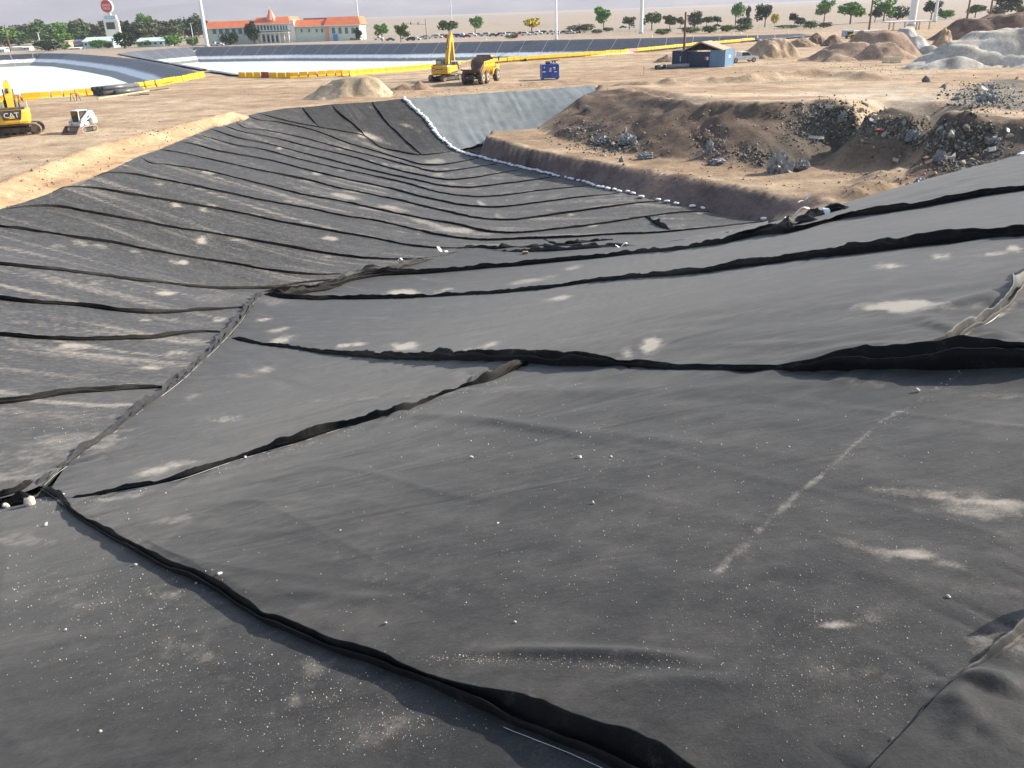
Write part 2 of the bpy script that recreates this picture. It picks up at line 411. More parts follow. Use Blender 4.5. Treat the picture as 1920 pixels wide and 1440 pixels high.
# ------------------------------------------------------------------ soils
REFUSE = [np.asarray(p) for p in gnd(*np.array([(1475,196),(1560,190),(1640,207),(1750,216),(1830,228),(1990,236),(1990,300),(1800,330),(1700,345),(1750,302),(1722,282),(1640,290),(1560,302),(1490,318),(1420,300),(1395,285),(1440,262),(1480,240)], float).T)]
REFUSE2 = [np.asarray(p) for p in gnd(*np.array([(1772,190),(1790,172),(1850,150),(1990,140),(1990,205),(1900,206),(1820,200)], float).T)]
def soil_material():
    m, t, b = new_mat('soil')
    a = N(t, 'ShaderNodeAttribute', attribute_name='soil')
    n1 = noise(t, 0.35, 8, 0.62); n2 = noise(t, 2.6, 8, 0.65); n3 = noise(t, 14.0, 6, 0.7)
    c = mixc(t, 0.75, a.outputs['Color'], ramp(t, n1.outputs[0], [(.32, (.55, .53, .52)), (.5, (.95, .95, .95)), (.68, (1.32, 1.33, 1.35))]).outputs[0], 'MULTIPLY')
    c = mixc(t, 0.6, c, ramp(t, n2.outputs[0], [(.3, (.58, .56, .55)), (.6, (1.1, 1.1, 1.1)), (.8, (1.5, 1.48, 1.42))]).outputs[0], 'MULTIPLY')
    c = mixc(t, 0.4, c, ramp(t, n3.outputs[0], [(.35, (.6, .6, .6)), (.7, (1.35, 1.35, 1.35))]).outputs[0], 'MULTIPLY')
    t.links.new(c, b.inputs['Base Color']); b.inputs['Roughness'].default_value = .95; b.inputs['Specular IOR Level'].default_value = .15
    h = math_(t, 'ADD', math_(t, 'MULTIPLY', n2.outputs[0], 1.0), math_(t, 'MULTIPLY', n3.outputs[0], .5))
    bump(t, b, h, .55, .16)
    return m
M_SOIL = soil_material()
TAN, SAND, HILLC, BERMC, BENCHC, ROADC, DESERT, GREY = (np.array(c) for c in
    [(.45,.345,.235), (.54,.365,.215), (.155,.113,.084), (.19,.14,.12), (.295,.21,.137), (.34,.235,.15), (.36,.30,.235), (.36,.33,.28)])
def soil_color(x, y, z):
    c = np.tile(TAN, (len(x), 1))
    def put(mask, col):
        k = np.clip(mask, 0, 1)[:, None]; c[:] = c*(1-k)+np.asarray(col)*k
    nz = fbm(x*.05, y*.22, 41, 4); nb = fbm(x*.5, y*.5, 77, 4)
    put(sstep(-.2, .2, nz)*.75, ROADC)                                           # damp, trafficked strips
    put(sstep(330, 420, y), DESERT)
    put(sstep(.25, .6, fbm(x*.03, y*.004, 5, 4))*sstep(330, 500, y)*.6, (.28, .26, .19))
    put(sstep(.0, .5, fbm(x*.0021, y*.0012, 8, 4))*sstep(900, 2500, y)*.5, (.30, .24, .21))
    loc = (np.abs(x) < 60) & (y < 145) & (y > -40)
    g = lambda A: np.where(loc, np.asarray(A, float)[np.clip(((x+200)/.5).round().astype(int), 0, A.shape[0]-1), np.clip(((y+50)/.5).round().astype(int), 0, A.shape[1]-1)], 0)
    put(g(BANK), SAND*(1+.0))
    put(g(BENCH), BENCHC); put(g(BENCH)*sstep(.0, .35, nb+.15)*sstep(1.5, .5, polydist(x, y, btop))*1.0, TAN)
    put(g(BENCH)*sstep(-.1, .3, nz)*.6, TAN)
    put(g(HILL), HILLC); put(g(HILL)*sstep(.1, .4, nb)*.5, (.23, .165, .12))
    rp = polydist(x, y, REFUSE, True)*np.where(inpoly(x, y, REFUSE), 1, -1)       # ground stained by buried refuse
    put(loc*(g(HILL)+g(BENCH)*.8+.6*(y > 90))*sstep(-.8, 1.2, rp+2.2*nb)*.9, (.115, .097, .076))
    rp = polydist(x, y, REFUSE2, True)*np.where(inpoly(x, y, REFUSE2), 1, -1); put(loc*sstep(-.8, .8, rp+2*nb)*.85, (.13, .125, .11))
    put(g(BERM), BERMC)
    put(g(INPIT), (.10, .09, .08))
    pv = np.exp(-(polydist(x, y, WIND)/1.6)**2); put(pv*.5, (.30, .21, .14))
    pv = np.exp(-(polydist(x, y, WIND2)/1.4)**2); put(pv*.6, (.33, .23, .15))
    put(np.exp(-((x-42)/9)**2-((y-88)/10)**2)*.8*sstep(-.2, .2, nb), GREY)
    put(np.exp(-((x-33)/9)**2-((y-88)/5)**2)*.7, (.62, .52, .40))
    return c*(1+.0*x[:, None])
def axis(lo, hi, segs):
    out = [lo]
    for end, st in segs:
        while out[-1] < end-1e-6: out.append(min(end, out[-1]+st))
    st = segs[-1][1]
    while out[-1] < hi: st *= 1.22; out.append(out[-1]+st)
    return np.array(out)
xr = axis(0, 14000, [(40, .45), (70, .8), (290, 2.5)]); gx = np.r_[-xr[:0:-1], xr]
gy = np.r_[-np.geomspace(400, 40, 8), axis(-30, 16000, [(34, .8), (126, .45), (160, .9), (330, 2.0), (420, 3.0)])]
X, Y = np.meshgrid(gx, gy, indexing='ij'); Zq = Zg(X, Y)
ground = meshgrid('ground', np.stack([X, Y, Zq], -1).reshape(-1, 3), len(gx), len(gy), M_SOIL)
tag(ground, kind='structure'); cattr(ground, 'soil', soil_color(X.ravel(), Y.ravel(), Zq.ravel()))

# ------------------------------------------------------------------ mountains behind
def mountains():
    m, t, b = new_mat('mountain_rock')
    n = noise(t, .0012, 8, .6); b.inputs['Roughness'].default_value = 1
    t.links.new(ramp(t, n.outputs[0], [(.35, (.09, .075, .085)), (.6, (.17, .14, .14)), (.75, (.28, .235, .22))]).outputs[0], b.inputs['Base Color'])
    xs = np.linspace(-13000, 13000, 260); ys = np.linspace(6500, 14500, 60)
    X, Y = np.meshgrid(xs, ys, indexing='ij'); u = (Y-6500)/8000
    ridge = np.clip(fbm(X*.00045, Y*.00045, 61, 6)+.28, 0, None)
    rid2 = np.abs(fbm(X*.0011, Y*.0011, 15, 5))
    Z = (Y-600)*.005 - 30 + sstep(.0, .45, u)*(400+460*ridge-120*rid2)
    o = meshgrid('mountain_range', np.stack([X, Y, Z], -1).reshape(-1, 3), 260, 60, m)
    tag(o, kind='structure')
mountains()

# ------------------------------------------------------------------ ponds
def pond_water_mat():
    m, t, b = new_mat('pond_water')
    b.inputs['Base Color'].default_value = (.74, .78, .78, 1); b.inputs['Roughness'].default_value = .22   # even pale colour
    b.inputs['IOR'].default_value = 1.33
    bump(t, b, noise(t, .5, 3).outputs[0], .05, .05)
    return m
def membrane(name, col, wl=None, rough=.42):
    m, t, b = new_mat(name)
    n = noise(t, .8, 5); n2 = noise(t, 5, 5)
    c = ramp(t, n.outputs[0], [(.3, tuple(v*.8 for v in col)), (.7, tuple(v*1.2 for v in col))]).outputs[0]
    c = mixc(t, .5, c, ramp(t, n2.outputs[0], [(.35, (.75, .75, .75)), (.7, (1.25, 1.25, 1.25))]).outputs[0], 'MULTIPLY')
    if wl is not None:                                           # pale band over an olive band along the waterline
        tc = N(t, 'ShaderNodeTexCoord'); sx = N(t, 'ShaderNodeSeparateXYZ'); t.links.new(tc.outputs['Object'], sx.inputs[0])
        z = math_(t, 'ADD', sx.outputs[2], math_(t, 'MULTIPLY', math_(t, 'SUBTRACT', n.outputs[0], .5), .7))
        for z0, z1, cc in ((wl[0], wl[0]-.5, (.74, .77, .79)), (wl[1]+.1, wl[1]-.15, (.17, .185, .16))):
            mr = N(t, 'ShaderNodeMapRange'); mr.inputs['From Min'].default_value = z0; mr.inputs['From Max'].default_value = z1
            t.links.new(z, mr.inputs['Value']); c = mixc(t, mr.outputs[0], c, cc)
    t.links.new(c, b.inputs['Base Color']); b.inputs['Roughness'].default_value = rough
    bump(t, b, n2.outputs[0], .25, .03)
    return m
M_WATER = pond_water_mat()
M_SEAMW = simple('weld_strip', (.42, .43, .44), .5)
def pond(poly, wl, label, seg, mat):
    c = np.array([p[:2] for p in poly]); n = 160
    bm_ = bpy.data.meshes.new('pond_water')
    bm_.from_pydata([(float(p[0]), float(p[1]), wl) for p in poly], [], [list(range(len(poly)))]); bm_.update()
    o = link('pond_water', bm_, M_WATER); tag(o, kind='structure')
    th = thing('pond_liner', label, 'pond liner', (0, 0, 0))
    ring = resample(np.vstack([c, c[:1]]), step=seg/4)
    tang = np.roll(ring, -1, 0)-np.roll(ring, 1, 0); tang[0] = ring[1]-ring[-2]; tang[-1] = tang[0]
    for _ in range(3): tang = (np.roll(tang, 1, 0)+tang*2+np.roll(tang, -1, 0))
    tang /= np.linalg.norm(tang, axis=1)[:, None]
    nrm = np.stack([-tang[:, 1], tang[:, 0]], -1)
    test = ring+nrm*1.0; ins = inpoly(test[:, 0], test[:, 1], poly)
    nrm[~ins] *= -1
    ds = np.array([-1.2, -.2, .5, 1.6, 3.2, 5, 6.7, 8.3, 10, 11.3]); zz = .34-np.maximum(0, ds)*.597+.03; zz[0] = .33; zz[1] = .42
    for k in range(0, len(ring)-4, 4):
        i = slice(k, k+5); P = []
        for q in range(*i.indices(len(ring))):
            for d, z in zip(ds, zz): P.append((*(ring[q]+nrm[q]*d), z+.06*float(vnoise(q*.37, d*.4, 3))))
        meshgrid('panel', np.array(P), len(range(*i.indices(len(ring)))), len(ds), mat, th)
        a = ring[k]; nn = nrm[k]; tt = tang[k]; P = []
        for s_ in (-.09, .09):
            for d, z in zip(ds, zz): P.append((*(a+nn*d+tt*s_), z+.035))
        meshgrid('weld_strip', np.array(P), 2, len(ds), M_SEAMW, th)
    return th
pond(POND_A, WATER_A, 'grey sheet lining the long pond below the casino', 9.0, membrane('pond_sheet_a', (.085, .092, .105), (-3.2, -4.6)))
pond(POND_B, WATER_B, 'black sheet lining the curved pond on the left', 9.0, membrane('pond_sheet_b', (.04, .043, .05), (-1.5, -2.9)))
# ------------------------------------------------------------------ geotextile lining of the pit
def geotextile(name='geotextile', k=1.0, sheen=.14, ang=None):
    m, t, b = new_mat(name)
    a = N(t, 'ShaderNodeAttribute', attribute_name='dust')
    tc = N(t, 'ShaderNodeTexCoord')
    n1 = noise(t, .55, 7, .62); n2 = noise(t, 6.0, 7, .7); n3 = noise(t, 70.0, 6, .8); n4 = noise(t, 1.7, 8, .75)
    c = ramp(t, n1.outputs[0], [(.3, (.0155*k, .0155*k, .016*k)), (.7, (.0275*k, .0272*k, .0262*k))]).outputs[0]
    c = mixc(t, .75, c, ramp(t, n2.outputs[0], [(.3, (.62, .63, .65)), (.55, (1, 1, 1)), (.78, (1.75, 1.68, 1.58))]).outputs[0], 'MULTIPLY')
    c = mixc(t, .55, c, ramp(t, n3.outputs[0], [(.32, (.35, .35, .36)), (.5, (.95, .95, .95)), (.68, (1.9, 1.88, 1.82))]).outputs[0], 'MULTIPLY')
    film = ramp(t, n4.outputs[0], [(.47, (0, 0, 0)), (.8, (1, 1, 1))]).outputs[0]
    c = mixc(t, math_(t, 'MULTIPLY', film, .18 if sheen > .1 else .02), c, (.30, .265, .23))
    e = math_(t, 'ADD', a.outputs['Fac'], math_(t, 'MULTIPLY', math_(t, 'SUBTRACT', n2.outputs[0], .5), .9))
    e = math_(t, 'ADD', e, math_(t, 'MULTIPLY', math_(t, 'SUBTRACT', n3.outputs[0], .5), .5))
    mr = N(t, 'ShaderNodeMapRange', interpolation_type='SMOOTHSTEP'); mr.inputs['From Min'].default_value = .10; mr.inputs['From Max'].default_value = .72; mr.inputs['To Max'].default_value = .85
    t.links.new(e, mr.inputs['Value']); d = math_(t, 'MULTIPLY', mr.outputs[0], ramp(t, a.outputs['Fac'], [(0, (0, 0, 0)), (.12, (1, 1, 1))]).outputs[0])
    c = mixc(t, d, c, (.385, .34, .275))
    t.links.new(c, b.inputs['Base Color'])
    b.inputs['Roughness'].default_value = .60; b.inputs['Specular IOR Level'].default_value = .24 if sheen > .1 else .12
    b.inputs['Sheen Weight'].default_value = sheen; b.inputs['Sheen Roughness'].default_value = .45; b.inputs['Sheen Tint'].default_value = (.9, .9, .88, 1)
    h = math_(t, 'ADD', math_(t, 'MULTIPLY', n2.outputs[0], 1.2), math_(t, 'MULTIPLY', n3.outputs[0], .35))
    if ang is not None:                                        # fine creases running with the roll
        mp = N(t, 'ShaderNodeMapping'); mp.inputs['Rotation'].default_value = (0, 0, -ang-.12); mp.inputs['Scale'].default_value = (.22, 1.5, 1); t.links.new(tc.outputs['Object'], mp.inputs['Vector'])
        n5 = noise(t, 1.0, 2.5, .45, mp.outputs[0]); n5.inputs['Distortion'].default_value = 1.6
        h = math_(t, 'ADD', h, math_(t, 'MULTIPLY', n5.outputs[0], 3.2))
    bump(t, b, h, .5, .012)
    return m
M_GEO = geotextile('geotextile_near', 1.0, .14, math.atan2(.682, -.731)); M_GEOL = geotextile('geotextile_slope', 1.0, .14, math.atan2(-.255, .967)); M_FLAP_SHADE = geotextile('geotextile_edge_shaded', .45, .02)  # edge copy is the same cloth darkened, flap shade put into its colour
M_THREAD = simple('stitching_thread', (.75, .75, .72), .6)

S = {
 0: [(-350,965),(-100,952),(0,945),(85,918),(130,882),(165,852),(200,830),(265,778),(312,738)],
 1: [(-350,790),(0,765),(60,758),(127,747),(207,740),(267,735),(312,732)],
 2: [(-350,640),(0,635),(73,641),(150,643),(233,641),(293,639),(333,632),(383,627),(428,628)],
 3: [(-350,540),(0,565),(67,573),(143,577),(233,588),(290,591),(337,590),(400,584),(443,581),(477,577)],
 4: [(-350,466),(0,500),(117,512),(240,527),(300,534),(373,542),(467,544),(520,542),(560,534),(597,530),(640,526)],
 5: [(-160,412),(0,428),(133,447),(207,458),(283,473),(367,488),(433,497),(500,509),(567,517),(640,517),(652,517)],
 6: [(-4,398),(37,393),(60,390),(127,393),(167,401),(267,419),(333,431),(417,444),(500,458),(583,473),(640,482),(707,489),(757,489),(800,487),(830,481)],
 7: [(100,362),(125,354),(150,354),(188,357),(233,365),(271,371),(333,382),(400,393),(533,420),(640,439),(707,451),(773,464),(827,468),(893,466)],
 8: [(178,334),(198,327),(229,327),(292,337),(333,345),(400,359),(500,380),(600,398),(640,407),(707,417),(773,432),(840,446),(907,453),(973,450),(1073,447),(1140,443),(1223,440),(1280,435),(1440,417)],
 9: [(262,295),(277,306),(312,311),(400,326),(440,336),(502,351),(580,370),(640,380),(707,395),(773,409),(873,427),(917,437),(973,439),(1040,433),(1107,425),(1207,410),(1280,400),(1345,399)],
 10: [(300,282),(333,288),(400,303),(440,312),(502,325),(565,337),(640,356),(690,366),(765,382),(840,400),(907,413),(960,415),(1023,407),(1107,395),(1223,380),(1237,379)],
 11: [(335,267),(365,273),(400,283),(440,291),(515,305),(565,318),(648,338),(728,355),(807,375),(873,388),(933,391),(1007,383),(1090,372),(1168,364)],
 12: [(369,253),(400,263),(440,274),(490,282),(545,297),(615,314),(690,330),(765,347),(827,364),(877,371),(923,371),(997,362),(1110,349)],
 13: [(394,243),(440,259),(502,272),(555,286),(615,301),(690,320),(777,339),(840,352),(877,354),(920,350),(1045,333)],
 14: [(415,235),(440,245),(515,261),(590,280),(665,297),(727,316),(790,331),(840,339),(890,335),(920,330),(985,318)],
 15: [(440,227),(447,235),(502,247),(565,260),(640,280),(715,299),(765,312),(815,324),(865,320),(920,311),(945,308)],
 16: [(465,218),(472,222),(527,232),(590,247),(652,270),(702,285),(752,300),(790,310),(827,311),(865,305),(900,297)],
 17: [(484,213),(502,219),(552,232),(600,241),(652,250),(684,257),(711,277),(740,285),(777,292),(815,291),(856,284)],
}
MID = [(490,550),(560,545),(640,525),(700,513),(760,503),(830,480),(895,467),(1000,470),(1100,468),(1200,461),(1300,448),(1400,432),(1440,422),(1500,407),(1585,391),(1660,369),(1740,346),(1920,291),(2090,240)]
S['7m'] = S[7]+MID[7:13]
NC = [(492,556),(533,563),(640,564),(740,563),(840,559),(940,553),(1040,543),(1123,532),(1207,526),(1280,522),(1413,505),(1547,490),(1680,478),(1813,462),(1880,455),(1920,453),(2350,410)]
ND = [(497,551),(560,549),(613,542),(660,529),(700,521),(783,516),(840,512),(940,503),(1023,495),(1107,487),(1190,478),(1280,471),(1373,457),(1423,445),(1480,440),(1530,428),(1580,414),(1647,405),(1747,390),(1847,372),(1920,362),(2250,312)]
NB = [(430,638),(467,647),(533,657),(640,672),(773,681),(853,683),(927,684),(993,687),(1073,694),(1173,699),(1280,706),(1500,709),(1700,708),(1920,704),(2400,690)]
NAB = [(125,948),(160,945),(233,931),(333,911),(433,877),(500,857),(567,838),(640,814),(700,800),(750,787),(807,763),(860,746),(917,727),(960,706),(993,689)]
NA = [(110,947),(140,973),(183,1000),(270,1052),(313,1076),(367,1098),(433,1135),(500,1180),(560,1206),(630,1236),(747,1277),(822,1305),(897,1343),(972,1375),(1085,1421),(1200,1475),(1420,1575)]
NR = [(2080,430),(1980,490),(1920,545),(1880,587),(1847,617),(1800,642),(1773,660),(1735,676),(1700,692)]
NBR = [(2400,900),(2060,1100),(1920,1213),(1863,1260),(1813,1297),(1763,1337),(1707,1393),(1667,1440),(1560,1560)]
VAL = [(490,548),(477,567),(455,600),(430,630),(400,662),(370,690),(343,716),(310,743),(285,762),(265,777),(230,806),(200,830),(165,851),(130,880),(100,903),(80,922)]
RIM_PX = [(484,213),(520,207),(564,202)]
D1 = [(566,203),(580,220),(599,240)]
D2 = [(622,197),(635,214),(665,237),(684,257)]
D2b = [(622,197),(635,214),(665,237),(684,257),(697,270),(711,277)]
D3 = [(697,192),(715,219),(735,242),(765,270),(790,291)]
D4 = [(757,186),(775,204),(802,229),(822,257),(856,284)]

DUST = [  # cx, cy, rx, ry, slope, strength : pale smears of dust and grit on the sheet
 (380,452,17,9,-.2,1),(335,493,22,6,.1,.9),(165,460,40,8,.15,.8),(110,465,25,8,.2,.5),(250,473,16,4,.1,.6),(300,552,34,7,.05,1),(160,533,45,9,-.05,.7),(230,548,30,6,.15,.5),
 (400,388,14,5,.15,.9),(330,386,16,5,.1,.9),(385,395,14,5,.1,.8),(445,453,16,3,.1,.8),(620,448,25,5,.1,.9),(610,482,18,4,.1,.7),(500,565,60,14,0,.45),(400,562,70,10,0,.4),
 (270,602,22,5,0,.8),(405,604,26,5,-.02,.9),(325,602,14,2,0,.6),(150,654,42,6,-.02,1),(340,666,36,6,-.02,1),(365,645,22,7,-.2,.7),(275,695,44,6,.0,1),(250,722,45,10,-.1,.5),
 (495,603,18,4,-.05,.9),(520,622,26,5,-.15,.8),(530,642,34,9,-.25,.9),(640,653,10,4,0,.9),(475,705,50,8,-.15,1),(365,750,20,8,-.2,.5),(420,794,40,8,-.05,1),
 (660,651,28,7,-.15,1),(755,655,34,10,-.05,1.2),(905,660,34,8,-.25,.9),(1208,662,38,16,-.25,1.25),(1045,565,32,5,-.15,1),(755,552,40,8,-.02,1.1),(830,548,28,4,-.2,.8),(1000,528,50,5,-.18,.7),(1075,504,22,6,-.15,.7),
 (1660,508,36,8,-.12,1),(1760,490,26,8,-.15,1),(1850,484,40,7,-.05,.9),(1900,476,16,7,.1,1.1),(1680,590,100,12,-.08,1.25),(1780,588,70,12,.05,.8),(1600,468,40,8,-.12,.6),(1560,480,50,5,-.1,.5),(1790,650,40,16,-.6,.9),(1880,600,24,10,-.6,.9),
 (310,888,58,10,-.2,1.25),(230,945,60,7,-.15,.5),(340,985,60,12,-.1,.5),(1690,1065,110,20,.22,.85),(1870,985,150,40,.1,.5),(1790,950,160,13,.08,1.0),(1590,1190,70,10,-.15,.8),(1600,1290,80,22,.1,.4),(1880,1240,80,40,.1,.45),
 (1480,1260,120,40,.2,.25),(60,1025,70,18,0,.45),(300,1128,60,14,0,.5),(360,1230,110,30,0,.35),(420,1290,60,14,.1,.45),(560,1330,60,24,-.4,.55),(720,1395,80,28,-.5,.5),(600,1270,60,30,0,.35),(150,1140,100,40,0,.28),
 (100,790,110,20,0,.4),(150,840,130,30,-.1,.5),(60,880,60,16,-.2,.5),(700,205,10,2,.5,.6),(700,262,35,4,.3,.7),(770,240,30,5,.4,.7),(690,258,32,8,.25,.9),(585,325,24,5,.1,.9),(525,280,6,3,0,.9),(580,342,30,4,.2,.6),
 (640,355,80,5,.22,.7),(690,380,90,6,.22,.8),(740,395,60,6,.22,.6),(800,420,50,6,.25,.7),(860,432,60,8,.1,.8),(550,380,30,5,.15,.6),(610,270,25,3,.2,.5),(815,303,25,6,0,.8),(830,330,25,5,.05,.8),(905,385,12,6,.6,.8),(936,408,10,8,.6,.7),(960,417,14,3,0,.6),
 (840,345,40,4,.1,.6),(930,335,20,3,-.1,.6),(1000,360,22,4,-.1,.7),(1050,345,14,3,-.1,.7),(1070,402,16,5,-.2,.9),(1110,425,16,5,-.2,.8),(1195,398,12,5,.1,1),(1315,400,14,4,0,1),(1240,405,12,4,0,.7),(1260,425,40,5,-.1,.5),(1120,440,20,3,0,.5),(1330,425,30,5,-.2,.4),
 (1030,395,14,3,-.1,.6),(900,440,50,4,0,.6),(700,395,40,4,.2,.6),(480,405,20,4,.1,.5),(215,372,10,4,0,.5),(300,345,14,5,.1,.8),(390,325,18,5,.1,.8),(500,300,12,3,.1,.6),(640,280,20,4,.2,.6),(420,275,12,2,.1,.4)]
TRAIL = [(1800,715),(1745,745),(1700,780),(1650,805),(1600,850),(1550,900),(1490,945),(1440,995),(1390,1045),(1345,1090)]
RIDGES = [  # pixel lines of long wrinkles, height, width in metres
 ([(600,757),(760,787),(900,800),(1100,826),(1400,860),(1620,890),(1920,905)], .035, .10), ([(830,1243),(960,1243),(1100,1248),(1250,1258),(1400,1280)], .045, .05),
 ([(1150,1345),(1300,1305),(1450,1310)], .02, .06), ([(1100,1320),(1250,1300),(1330,1302)], .02, .05), ([(420,690),(500,712),(560,735),(640,752)], .03, .10), ([(445,670),(490,688),(520,700)], .06, .08),
 ([(1490,465),(1600,452),(1700,446),(1900,430)], .09, .16), ([(1650,398),(1750,372),(1830,358),(1920,345)], .10, .2), ([(1590,398),(1700,372),(1800,345),(1920,318)], .12, .25), ([(1330,470),(1420,455),(1500,450)], .07, .2),
 ([(1450,690),(1600,665),(1750,662)], .05, .10), ([(1620,575),(1740,560),(1860,545)], .05, .12), ([(1300,660),(1500,655),(1700,640)], .03, .12), ([(1720,600),(1800,580),(1870,560)], .04,.08), ([(1690,620),(1740,612),(1765,640)], .07, .10),
 ([(1840,590),(1870,560),(1895,555)], .07, .12), ([(1780,670),(1850,650),(1920,635)], .05, .07), ([(1800,655),(1860,648),(1920,645)], .05, .06),
 ([(1500,890),(1700,930),(1900,960)], .02, .12), ([(1560,1080),(1700,1120),(1800,1150)], .018, .06), ([(1300,1130),(1450,1090),(1600,1100)], .015, .08), ([(1740,1330),(1830,1310),(1920,1330)], .035, .06), ([(1780,1300),(1850,1318),(1940,1320)], .02, .05), ([(1735,1335),(1790,1365),(1825,1425)], .03, .07),
 ([(300,990),(500,1010),(700,985)], .012, .08), ([(450,1100),(600,1130),(800,1140)], .012, .08), ([(340,960),(500,950),(700,975)], .010, .06), ([(250,1010),(330,1050),(440,1110),(540,1165)], .018, .05),
 ([(240,840),(330,830),(420,838)], .02, .05), ([(180,855),(200,868),(215,880)], .03, .05), ([(860,700),(880,715),(905,735)], .05, .10), ([(905,700),(892,720),(880,742)], .04, .05)]
RW = [(pit(*smooth(l, 40).T)[:, :2], h, wd) for l, h, wd in RIDGES]
ridge_cache = [(np.array(l), l.min(0)-3*wd, l.max(0)+3*wd, h, wd) for l, h, wd in RW]
PUCK = [(pit(*smooth(l, 90).T)[:, :2], a, wd, fq) for l, a, wd, fq in ((VAL, .045, .40, 2.6), (NAB, .026, .30, 4.5), (NA, .014, .16, 7.0), (NB, .030, .35, 4.0), (NC, .045, .45, 2.2), (NR, .045, .40, 4.5), (NBR, .018, .2, 8.0))]
def pucker(x, y):
    """short tension folds running away from the sewn edges"""
    z = np.zeros_like(x)
    for l, a, wd, fq in PUCK:
        lo, hi = l.min(0)-2.5*wd, l.max(0)+2.5*wd; m = (x > lo[0]) & (x < hi[0]) & (y > lo[1]) & (y < hi[1])
        if not m.any(): continue
        xm, ym = x[m], y[m]; best = np.full(xm.shape, 1e9); arc = np.zeros_like(xm); L = 0.
        for p, q in zip(l[:-1], l[1:]):
            v = q-p; ln = max(np.linalg.norm(v), 1e-6); t = np.clip(((xm-p[0])*v[0]+(ym-p[1])*v[1])/ln**2, 0, 1); dd = np.hypot(xm-p[0]-t*v[0], ym-p[1]-t*v[1])
            k = dd < best; best = np.where(k, dd, best); arc = np.where(k, L+t*ln, arc); L += ln
        w_ = wd*(1+1.2*vnoise(arc*fq*.4, np.zeros_like(arc), 5))
        z[m] += a*np.abs(vnoise(arc*fq+best*1.5, best*.8, 8)*2)**.8*np.exp(-best/np.maximum(w_, .03))*sstep(0, .05, best+.02)
    return z
LIFT = .07
def relief(x, y, d, near):
    """wrinkles of the sheet: ripples stretched along the roll direction plus the long folds"""
    u = x*d[0]+y*d[1]; v = -x*d[1]+y*d[0]
    warp = .8*vnoise(u*.22, v*.22, 2)
    z = (.040*fbm(u*.16, (v+warp)*.85, 31, 3) + .009*fbm(u*.37+v*.21, (v+warp)*2.1-u*.13, 32, 3))*(1.0 if near else 1.25)
    r_ = np.hypot(x, y)
    if near: z = z + .006*fbm(u*.9+v*.4, v*4.3-u*.3, 36, 3)*sstep(16, 5, r_)
    cr_ = np.clip(1-np.abs(2.4*vnoise(u*.22+.15*v, v*.8-.12*u+1.5*warp, 71)), 0, 1)**7 + .7*np.clip(1-np.abs(2.4*vnoise(u*.35-.1*v, v*1.5+.2*u+warp, 72)), 0, 1)**8      # sharp creases
    z = z + (.022 if near else .03)*cr_*np.clip(.4+1.6*vnoise(u*.15, v*.15, 73), 0, 1)*sstep(1, 7, r_)
    for l, lo, hi, h, wd in ridge_cache:
        m = (x > lo[0]) & (x < hi[0]) & (y > lo[1]) & (y < hi[1])
        if m.any():
            dd = polydist(x[m], y[m], l); ln_ = np.linalg.norm(l[-1]-l[0])
            tp = np.minimum(np.hypot(x[m]-l[0, 0], y[m]-l[0, 1]), np.hypot(x[m]-l[-1, 0], y[m]-l[-1, 1]))/(.42*ln_)
            z[m] = z[m]+.62*h*sstep(0, 1, tp)*np.exp(-(dd/(wd*(1+.5*vnoise(x[m]*2, y[m]*2, 12))))**2)*(1+.8*vnoise(x[m]*1.3, y[m]*1.3, 13))
    return z
def smear(px, py):
    o = np.zeros_like(px)
    for cx_, cy_, rx, ry, sl_, st in DUST:
        m = (np.abs(px-cx_) < 2.2*rx) & (np.abs(py-cy_) < 2.2*ry+abs(sl_)*2.2*rx)
        if not m.any(): continue
        x = px[m]-cx_; y = py[m]-cy_-sl_*x
        g = np.exp(-((x/rx)**2+(y/ry)**2)*1.3)*(1+1.5*fbm(px[m]/rx*1.4+cx_, py[m]/ry*1.0+cy_, 51, 4))
        o[m] = np.maximum(o[m], st*np.clip(g, 0, 1))
    dt = polydist(px, py, TRAIL); o = np.maximum(o, .46*np.exp(-(dt/(2.5+6*sstep(720, 1100, py)))**2)*(1+1.2*vnoise(px*.08, py*.08, 4)))
    o = np.maximum(o, sstep(0, 1, (py-760)/300)*np.clip(fbm(px*.006, py*.012, 91, 5)-.05, 0, 1)*.35)
    return o*.62
liner = thing('pit_liner', 'black geotextile sheet lining the pit, rolled out in long sewn strips', 'pit liner')
DL, DN = (.967, -.255), (-.731, .682)
